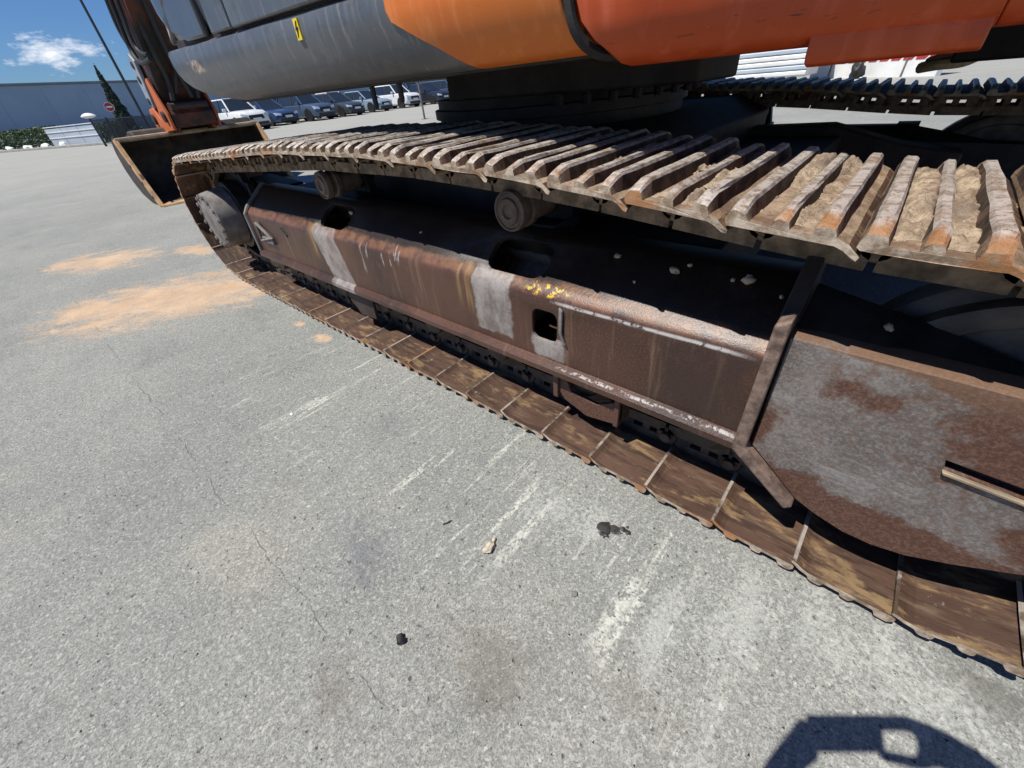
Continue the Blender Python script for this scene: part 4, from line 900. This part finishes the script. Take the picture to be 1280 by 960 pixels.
# thin marker post in the yard
o = thing('marker_post', 'slim bare grey metal post standing in front of the parked cars', 'post', (-18.76, 13.75, 0), world=False)
bm = bmesh.new(); tube(bm, [(0, 0, 0), (0, 0, 2.3)], .045, 10); finish(bm, 'pole', M['hub'], o)
bm = bmesh.new(); box(bm, -.12, .12, -.12, .12, 0, .02); finish(bm, 'base_plate', M['hub'], o)

# ---- parked cars
def carpaint(name, c, met=.25):
    t = MT(name, .32, met, .5); t.col(t.mix(t.step(t.noise(2, 4), .3, .7), tuple(x*.9 for x in c), tuple(x*1.08 for x in c))); t.b.inputs['Coat Weight'].default_value = .6; t.b.inputs['Coat Roughness'].default_value = .08; return t.m
M['tyre'] = simple('tyre', (.02, .02, .02), .8, 0, .2, 9); M['rim'] = simple('alloy', (.5, .5, .52), .3, .8, .1, 9); M['lamp'] = simple('headlamp_glass', (.7, .74, .78), .1, .3, .05, 5); M['plate'] = simple('plate_white', (.7, .7, .68), .5, 0, .05, 5)
M['carglass'] = simple('car_glass', (.02, .027, .035), .05, 0, .1, 2, .9); M['trim'] = simple('black_trim', (.018, .018, .02), .5, 0, .2, 6)
def car(label, loc, paintm, L=4.4, Wd=1.8, H=1.48, suv=False, rz=0., rims=True):
    """nose towards +x, origin under the middle"""
    o = thing('parked_car', label, 'car', loc, 'cars parked in the row across the yard', world=False); o.rotation_euler.z = rz
    hw = Wd/2; g = .22 if suv else .17; belt = H*.62; hood = H*.60 if suv else H*.55
    st = [(-.5, .80, g+.22, belt*.90), (-.485, .93, g+.05, belt*.98), (-.42, .99, g, belt), (-.1, 1., g, belt), (.13, 1., g, belt), (.24, 1., g, lerp(belt, hood, .55)), (.40, .97, g, hood*.97), (.465, .90, g+.02, hood*.86), (.492, .80, g+.06, hood*.70), (.5, .74, g+.12, hood*.58)]
    rings = []
    for (x, k, z0, z1) in st:
        a = hw*k
        rings.append([(x*L, -a*.88, z0), (x*L, -a, z0+.12), (x*L, -a, lerp(z0, z1, .62)), (x*L, -a*.96, z1-.07), (x*L, -a*.84, z1-.005), (x*L, -a*.4, z1+.015), (x*L, a*.4, z1+.015), (x*L, a*.84, z1-.005), (x*L, a*.96, z1-.07), (x*L, a, lerp(z0, z1, .62)), (x*L, a, z0+.12), (x*L, a*.88, z0)])
    bm = bmesh.new(); loft(bm, rings); body = finish(bm, 'body', paintm, o, 38)
    # glasshouse
    rx0, rx1 = (-.40, .05) if suv else (-.27, .04); bx0, bx1 = (-.48, .20) if suv else (-.43, .215)
    lo = [(bx0*L, -hw*.90, belt-.03), (bx1*L, -hw*.88, belt-.03), (bx1*L, hw*.88, belt-.03), (bx0*L, hw*.90, belt-.03)]
    hi = [(rx0*L, -hw*.68, H-.04), (rx1*L, -hw*.68, H-.04), (rx1*L, hw*.68, H-.04), (rx0*L, hw*.68, H-.04)]
    bm = bmesh.new(); loft(bm, [lo, hi]); finish(bm, 'window_glass', M['carglass'], o, 0)
    bm = bmesh.new()
    loft(bm, [[(a*1.0, b*1.03, H-.065) for a, b, c in hi], [(a*.99, b*.98, H-.012) for a, b, c in hi], [(a*.86, b*.7, H) for a, b, c in hi]]); finish(bm, 'roof', paintm, o, 30)
    for i in range(4):
        bm = bmesh.new(); tube(bm, [Vector(lo[i])*1.0, Vector(hi[i])], .045, 6); finish(bm, 'pillar', paintm, o)
    for s in (-1, 1):
        bm = bmesh.new(); tube(bm, [(-.06*L, s*hw*.895, belt-.02), (-.08*L, s*hw*.69, H-.05)], .035, 6); finish(bm, 'pillar', M['trim'], o)
        bm = bmesh.new(); loft(bm, [[(.10*L+.16+a, s*(hw*.9+b), belt+.02+c) for a, c in ((-.07, 0), (.07, 0), (.05, .13), (-.05, .13))] for b in (0., .2)]); finish(bm, 'wing_mirror', paintm, o, 35, .02)
        bm = bmesh.new(); loft(bm, [[(.497*L-.14, s*hw*.93, hood*.70), (.497*L-.02, s*hw*.55, hood*.66), (.497*L-.02, s*hw*.52, hood*.78), (.497*L-.2, s*hw*.93, hood*.87)], [(.497*L-.05, s*hw*.90, hood*.70), (.497*L+.025, s*hw*.55, hood*.66), (.497*L-.01, s*hw*.52, hood*.79), (.497*L-.13, s*hw*.90, hood*.87)]]); finish(bm, 'headlight', M['lamp'], o, 30)
        for fx in (-.30, .31):
            wr = .35 if suv else .315; bm = bmesh.new(); y = s*(hw-.12)
            lathe(bm, [(wr*.68, -.105), (wr*.95, -.11), (wr, -.08), (wr, .08), (wr*.95, .11), (wr*.68, .105)], (fx*L, y, wr), 'y', 24); w_ = finish(bm, 'wheel', M['tyre'], o)
            bm = bmesh.new(); lathe(bm, [(wr*.15, s*.122), (wr*.6, s*.112), (wr*.67, s*.118), (wr*.67, s*.09)], (fx*L, y, wr), 'y', 20); finish(bm, 'rim', M['rim'] if rims else M['trim'], w_)
            bm = bmesh.new(); lathe(bm, [(wr*1.14, -.05), (wr*1.14, .05)], (fx*L, s*(hw-.045), wr+.02), 'y', 24); finish(bm, 'wheel_arch', M['trim'], o)
    bm = bmesh.new(); loft(bm, [[(.49*L, -hw*.5, hood*.55), (.49*L, hw*.5, hood*.55), (.485*L, hw*.48, hood*.76), (.485*L, -hw*.48, hood*.76)], [(.5*L+.03, -hw*.5, hood*.55), (.5*L+.03, hw*.5, hood*.55), (.5*L-.01, hw*.48, hood*.77), (.5*L-.01, -hw*.48, hood*.77)]]); finish(bm, 'grille', M['trim'], o, 0)
    bm = bmesh.new(); box(bm, .49*L, .5*L+.045, -hw*.72, hw*.72, g+.06, g+.2); finish(bm, 'lower_grille', M['trim'], o, 0, .02)
    bm = bmesh.new(); box(bm, .5*L+.02, .5*L+.06, -.26, .26, hood*.50, hood*.50+.12); finish(bm, 'licence_plate', M['plate'], o, 0)
    bm = bmesh.new(); box(bm, -.46*L, .46*L, -hw*.9, hw*.9, g-.04, g+.03); finish(bm, 'floor_pan', M['trim'], o, 0)
    return o
PB = carpaint('dark_blue_car_paint', (.035, .07, .16)); PG = carpaint('blue_grey_car_paint', (.07, .11, .17)); PD = carpaint('dark_grey_car_paint', (.055, .065, .075)); PS = carpaint('silver_blue_car_paint', (.30, .40, .47)); PW = carpaint('white_car_paint', (.72, .73, .72), 0.); PK = carpaint('near_black_car_paint', (.025, .028, .04)); PM = carpaint('mid_blue_car_paint', (.05, .14, .34))
X0 = -35.6
car('white estate car parked beside the dark blue saloon', (X0+2.2, 10.7, 0), PW, 4.5, 1.86, 1.72, True, rz=.12)
car('dark blue saloon car parked beside the white estate car', (X0, 13.4, 0), PB, 4.7, 1.88, 1.52, rz=.20)
car('blue grey SUV parked beside the dark blue saloon', (X0+.6, 16.0, 0), PG, 4.5, 1.88, 1.64, True, rz=.18)
car('dark grey car parked between the blue grey SUV and the silver saloon', (X0+.4, 18.6, 0), PD, 4.5, 1.84, 1.50, rz=.20)
car('silvery light blue saloon car beside the white SUV', (X0-.3, 21.6, 0), PS, 4.6, 1.84, 1.49, rz=.22)
car('white SUV parked beside the silver saloon', (X0-.3, 24.8, 0), PW, 4.5, 1.90, 1.68, True, rz=.14, rims=False)
car('nearly black car beside the white SUV', (X0+.2, 27.8, 0), PK, 4.5, 1.86, 1.55, rz=.14)
car('dark blue grey SUV beside the nearly black car', (X0+.2, 30.6, 0), PG, 4.5, 1.86, 1.66, True, rz=.14)
car('bright blue car in the row behind the dark blue saloon', (X0-7, 16.9, 0), PM, 4.3, 1.8, 1.66, True)
car('silver saloon car in the row behind the dark grey car', (X0-7, 19.9, 0), PS, 4.3, 1.8, 1.6)
car('white car in the row behind the dark grey car', (X0-7, 22.6, 0), PW, 4.3, 1.8, 1.66, True)
car('black car in the row behind the silver saloon', (X0-7, 25.6, 0), PK, 4.3, 1.8, 1.6)
car('dark grey car in the row behind the white SUV', (X0-7, 28.4, 0), PD, 4.3, 1.8, 1.6)
car('mid blue van in the row behind the nearly black car', (X0-7, 31.6, 0), PM, 4.5, 1.9, 1.9, True)

# ---- right-hand background: ribbed trailer, white wall, sack
o = thing('ribbed_trailer', 'white trailer side of horizontal ribbed boards', 'trailer', (-9.6, 22.4, 0), world=False)
bm = bmesh.new(); box(bm, 0, 4.75, .06, 2.4, .25, 2.9); finish(bm, 'trailer_box', M['white'], o)
for k in range(14):
    bm = bmesh.new(); prism(bm, [(.0, .30+k*.18), (-.035, .33+k*.18), (-.035, .42+k*.18), (.0, .46+k*.18), (.06, .46+k*.18), (.06, .30+k*.18)], 0, 4.75, 'x'); finish(bm, 'side_board', M['paleblue'] if k % 3 == 1 else M['white'], o, 0)
for x in (1.2, 3.4):
    bm = bmesh.new(); lathe(bm, [(.2, .1), (.34, .12), (.34, .36), (.2, .38)], (x, 0, .34), 'y', 20); finish(bm, 'wheel', M['tyre'], o)
o = thing('boundary_wall', 'cream white boundary wall with a dashed red stripe', 'wall', (-5.3, 26.0, 0), world=False); o.rotation_euler.z = math.atan2(-2.8, 3.1)*.98
bm = bmesh.new(); box(bm, 0, 6.0, 0, .2, 0, 2.4); finish(bm, 'wall_body', M['white'], o)
for k in range(12):
    bm = bmesh.new(); prism(bm, [(k*.5+.02, .50), (k*.5+.36, .50), (k*.5+.48, .62), (k*.5+.02, .62)], -.012, .01, 'y'); finish(bm, 'red_dash', M['red'], o, 0)
for x in (1.15, 2.6, 4.7):
    bm = bmesh.new(); tube(bm, [(x, -.03, 0), (x+.06, -.03, 2.4)], .03, 6); finish(bm, 'wall_strut', M['hub'], o)
o = finish(lump((.22, .2, .30), 60, 1, 3, .35, 1.6), 'rubbish_sack', M['rubber'], smooth=60); o.location = (-3.25, 23.6, .24); tag(o, 'black tied rubbish sack standing by the white wall', 'sack')

# ================================================================== photographer (stands behind the camera, casts the shadow seen on the ground)
M['skin'] = simple('skin', (.45, .27, .19), .55, 0, .08, 20); M['shirt'] = simple('dark_shirt', (.05, .06, .09), .85, 0, .15, 12); M['trouser'] = simple('trousers', (.06, .065, .075), .85, 0, .15, 12); M['hair'] = simple('dark_hair', (.03, .022, .018), .7, 0, .2, 40)
hf = Vector((-.70, .716, 0)); hr = Vector((.759, .651, 0)); T = Vector((CAM.x, CAM.y, 0))-hf*.42
def K(a, b, d): return CAM+rt*a+up*b-fw*d
def Tz(r_, f, z): return T+hr*r_+hf*f+Vector((0, 0, z))
J = {}; E = []
def jn(n, p, r_, par=None):
    J[n] = (p, r_, len(J)); 
    if par: E.append((J[par][2], J[n][2]))
jn('pel', Tz(0, 0, .95), .15); jn('sp', Tz(0, .0, 1.12), .135, 'pel'); jn('ch', Tz(0, 0, 1.32), .15, 'sp'); jn('nk', Tz(0, .02, 1.47), .058, 'ch'); jn('hd0', Tz(0, .04, 1.55), .075, 'nk'); jn('hd1', Tz(0, .05, 1.64), .095, 'hd0'); jn('hd2', Tz(0, .04, 1.71), .07, 'hd1')
for s, n in ((-1, 'L'), (1, 'R')):
    jn('sh'+n, Tz(s*.185, 0, 1.39), .065, 'ch')
    el_ = K(-.20, -.20, .10) if s < 0 else K(.44, -.22, .10)
    jn('el'+n, el_, .045, 'sh'+n)
    wr_ = K(-.088, -.075, .035) if s < 0 else K(.315, -.07, .035)
    jn('wr'+n, wr_, .030, 'el'+n)
    pa = K(-.060, -.040, .028) if s < 0 else K(.245, -.022, .03)
    jn('pa'+n, pa, .030, 'wr'+n)
    if s < 0:
        fing = [((-.055, .000, .03), (-.030, .016, .02)), ((-.045, -.012, .034), (-.012, .004, .026)), ((-.045, -.028, .034), (-.012, -.016, .026)), ((-.048, -.046, .03), (-.016, -.034, .024)), ((-.040, -.062, .03), (-.005, -.048, .022))]
    else:
        fing = [((.185, .020, .026), (.120, .018, .022)), ((.19, .010, .024), (.125, .006, .022)), ((.225, .000, .03), (.19, .012, .03)), ((.235, -.004, .035), (.205, .006, .036)), ((.200, -.066, .028), (.120, -.050, .024))]
    for q, (a, b) in enumerate(fing):
        jn('f%s%da' % (n, q), K(*a), .0115, 'pa'+n); jn('f%s%db' % (n, q), K(*b), .0095, 'f%s%da' % (n, q))
    jn('hp'+n, Tz(s*.10, 0, .88), .105, 'pel'); jn('kn'+n, Tz(s*.11, .03, .48), .062, 'hp'+n); jn('an'+n, Tz(s*.12, 0, .09), .042, 'kn'+n); jn('to'+n, Tz(s*.14, .17, .04), .036, 'an'+n)
me = bpy.data.meshes.new('person'); L_ = sorted(J.values(), key=lambda v: v[2]); me.from_pydata([v[0]-T for v in L_], E, [])
pe = bpy.data.objects.new('person', me); C.objects.link(pe); pe.location = T
sk_ = pe.modifiers.new('skin', 'SKIN'); sk_.use_smooth_shade = True
for i, v in enumerate(L_): me.skin_vertices[0].data[i].radius = (v[1], v[1])
me.skin_vertices[0].data[0].use_root = True
ss = pe.modifiers.new('sub', 'SUBSURF'); ss.levels = 2; ss.render_levels = 2
dg = bpy.context.evaluated_depsgraph_get(); nm = bpy.data.meshes.new_from_object(pe.evaluated_get(dg)); pe.modifiers.clear(); pe.data = nm
nm.materials.clear()
for m in (M['shirt'], M['trouser'], M['skin'], M['hair'], M['rubber']): nm.materials.append(m)
for f in nm.polygons:
    c = f.center+T; z = c.z; d = min((c-J['wrL'][0]).length, (c-J['wrR'][0]).length)
    near_arm = min((c-J[k][0]).length for k in ('paL', 'paR', 'wrL', 'wrR'))
    back = (c-T).dot(hf)
    f.material_index = 2 if near_arm < .16 else (4 if z < .085 else (1 if z < .98 else (0 if z < 1.46 else (3 if (z > 1.66 or back < .0) else 2))))
tag(pe, 'person in dark shirt holding up a phone with both hands', 'person')
# simple face on the head
hc = J['hd1'][0]-T
for (a, z, r_, mt) in ((-.032, .0, .011, M['glass']), (.032, .0, .011, M['glass'])):
    bm = lump((r_, r_, r_*.7), 1, 1, 2, 0); o = finish(bm, 'eye', mt, None, 60); o.parent = pe; o.location = hc+hr*a+hf*.088+Vector((0, 0, z))
bm = lump((.012, .016, .022), 1, 1, 2, 0); o = finish(bm, 'nose', M['skin'], None, 60); o.parent = pe; o.location = hc+hf*.098+Vector((0, 0, -.03))
bm = lump((.024, .024, .006), 1, 1, 2, 0); o = finish(bm, 'mouth', M['red'], None, 60); o.parent = pe; o.location = hc+hf*.078+Vector((0, 0, -.065))
for s in (-1, 1):
    bm = lump((.014, .02, .032), 1, 1, 2, 0); o = finish(bm, 'ear', M['skin'], None, 60); o.parent = pe; o.location = hc+hr*s*.093+Vector((0, 0, -.01))
# phone
bm = bmesh.new(); box(bm, -.02, .14, -.055, .02, .008, .017)
bm.transform(Matrix(((rt.x, up.x, -fw.x, CAM.x), (rt.y, up.y, -fw.y, CAM.y), (rt.z, up.z, -fw.z, CAM.z), (0, 0, 0, 1))))
ph = finish(bm, 'phone', M['black'], None, 35, .002); tag(ph, 'black phone held level in both hands', 'phone')
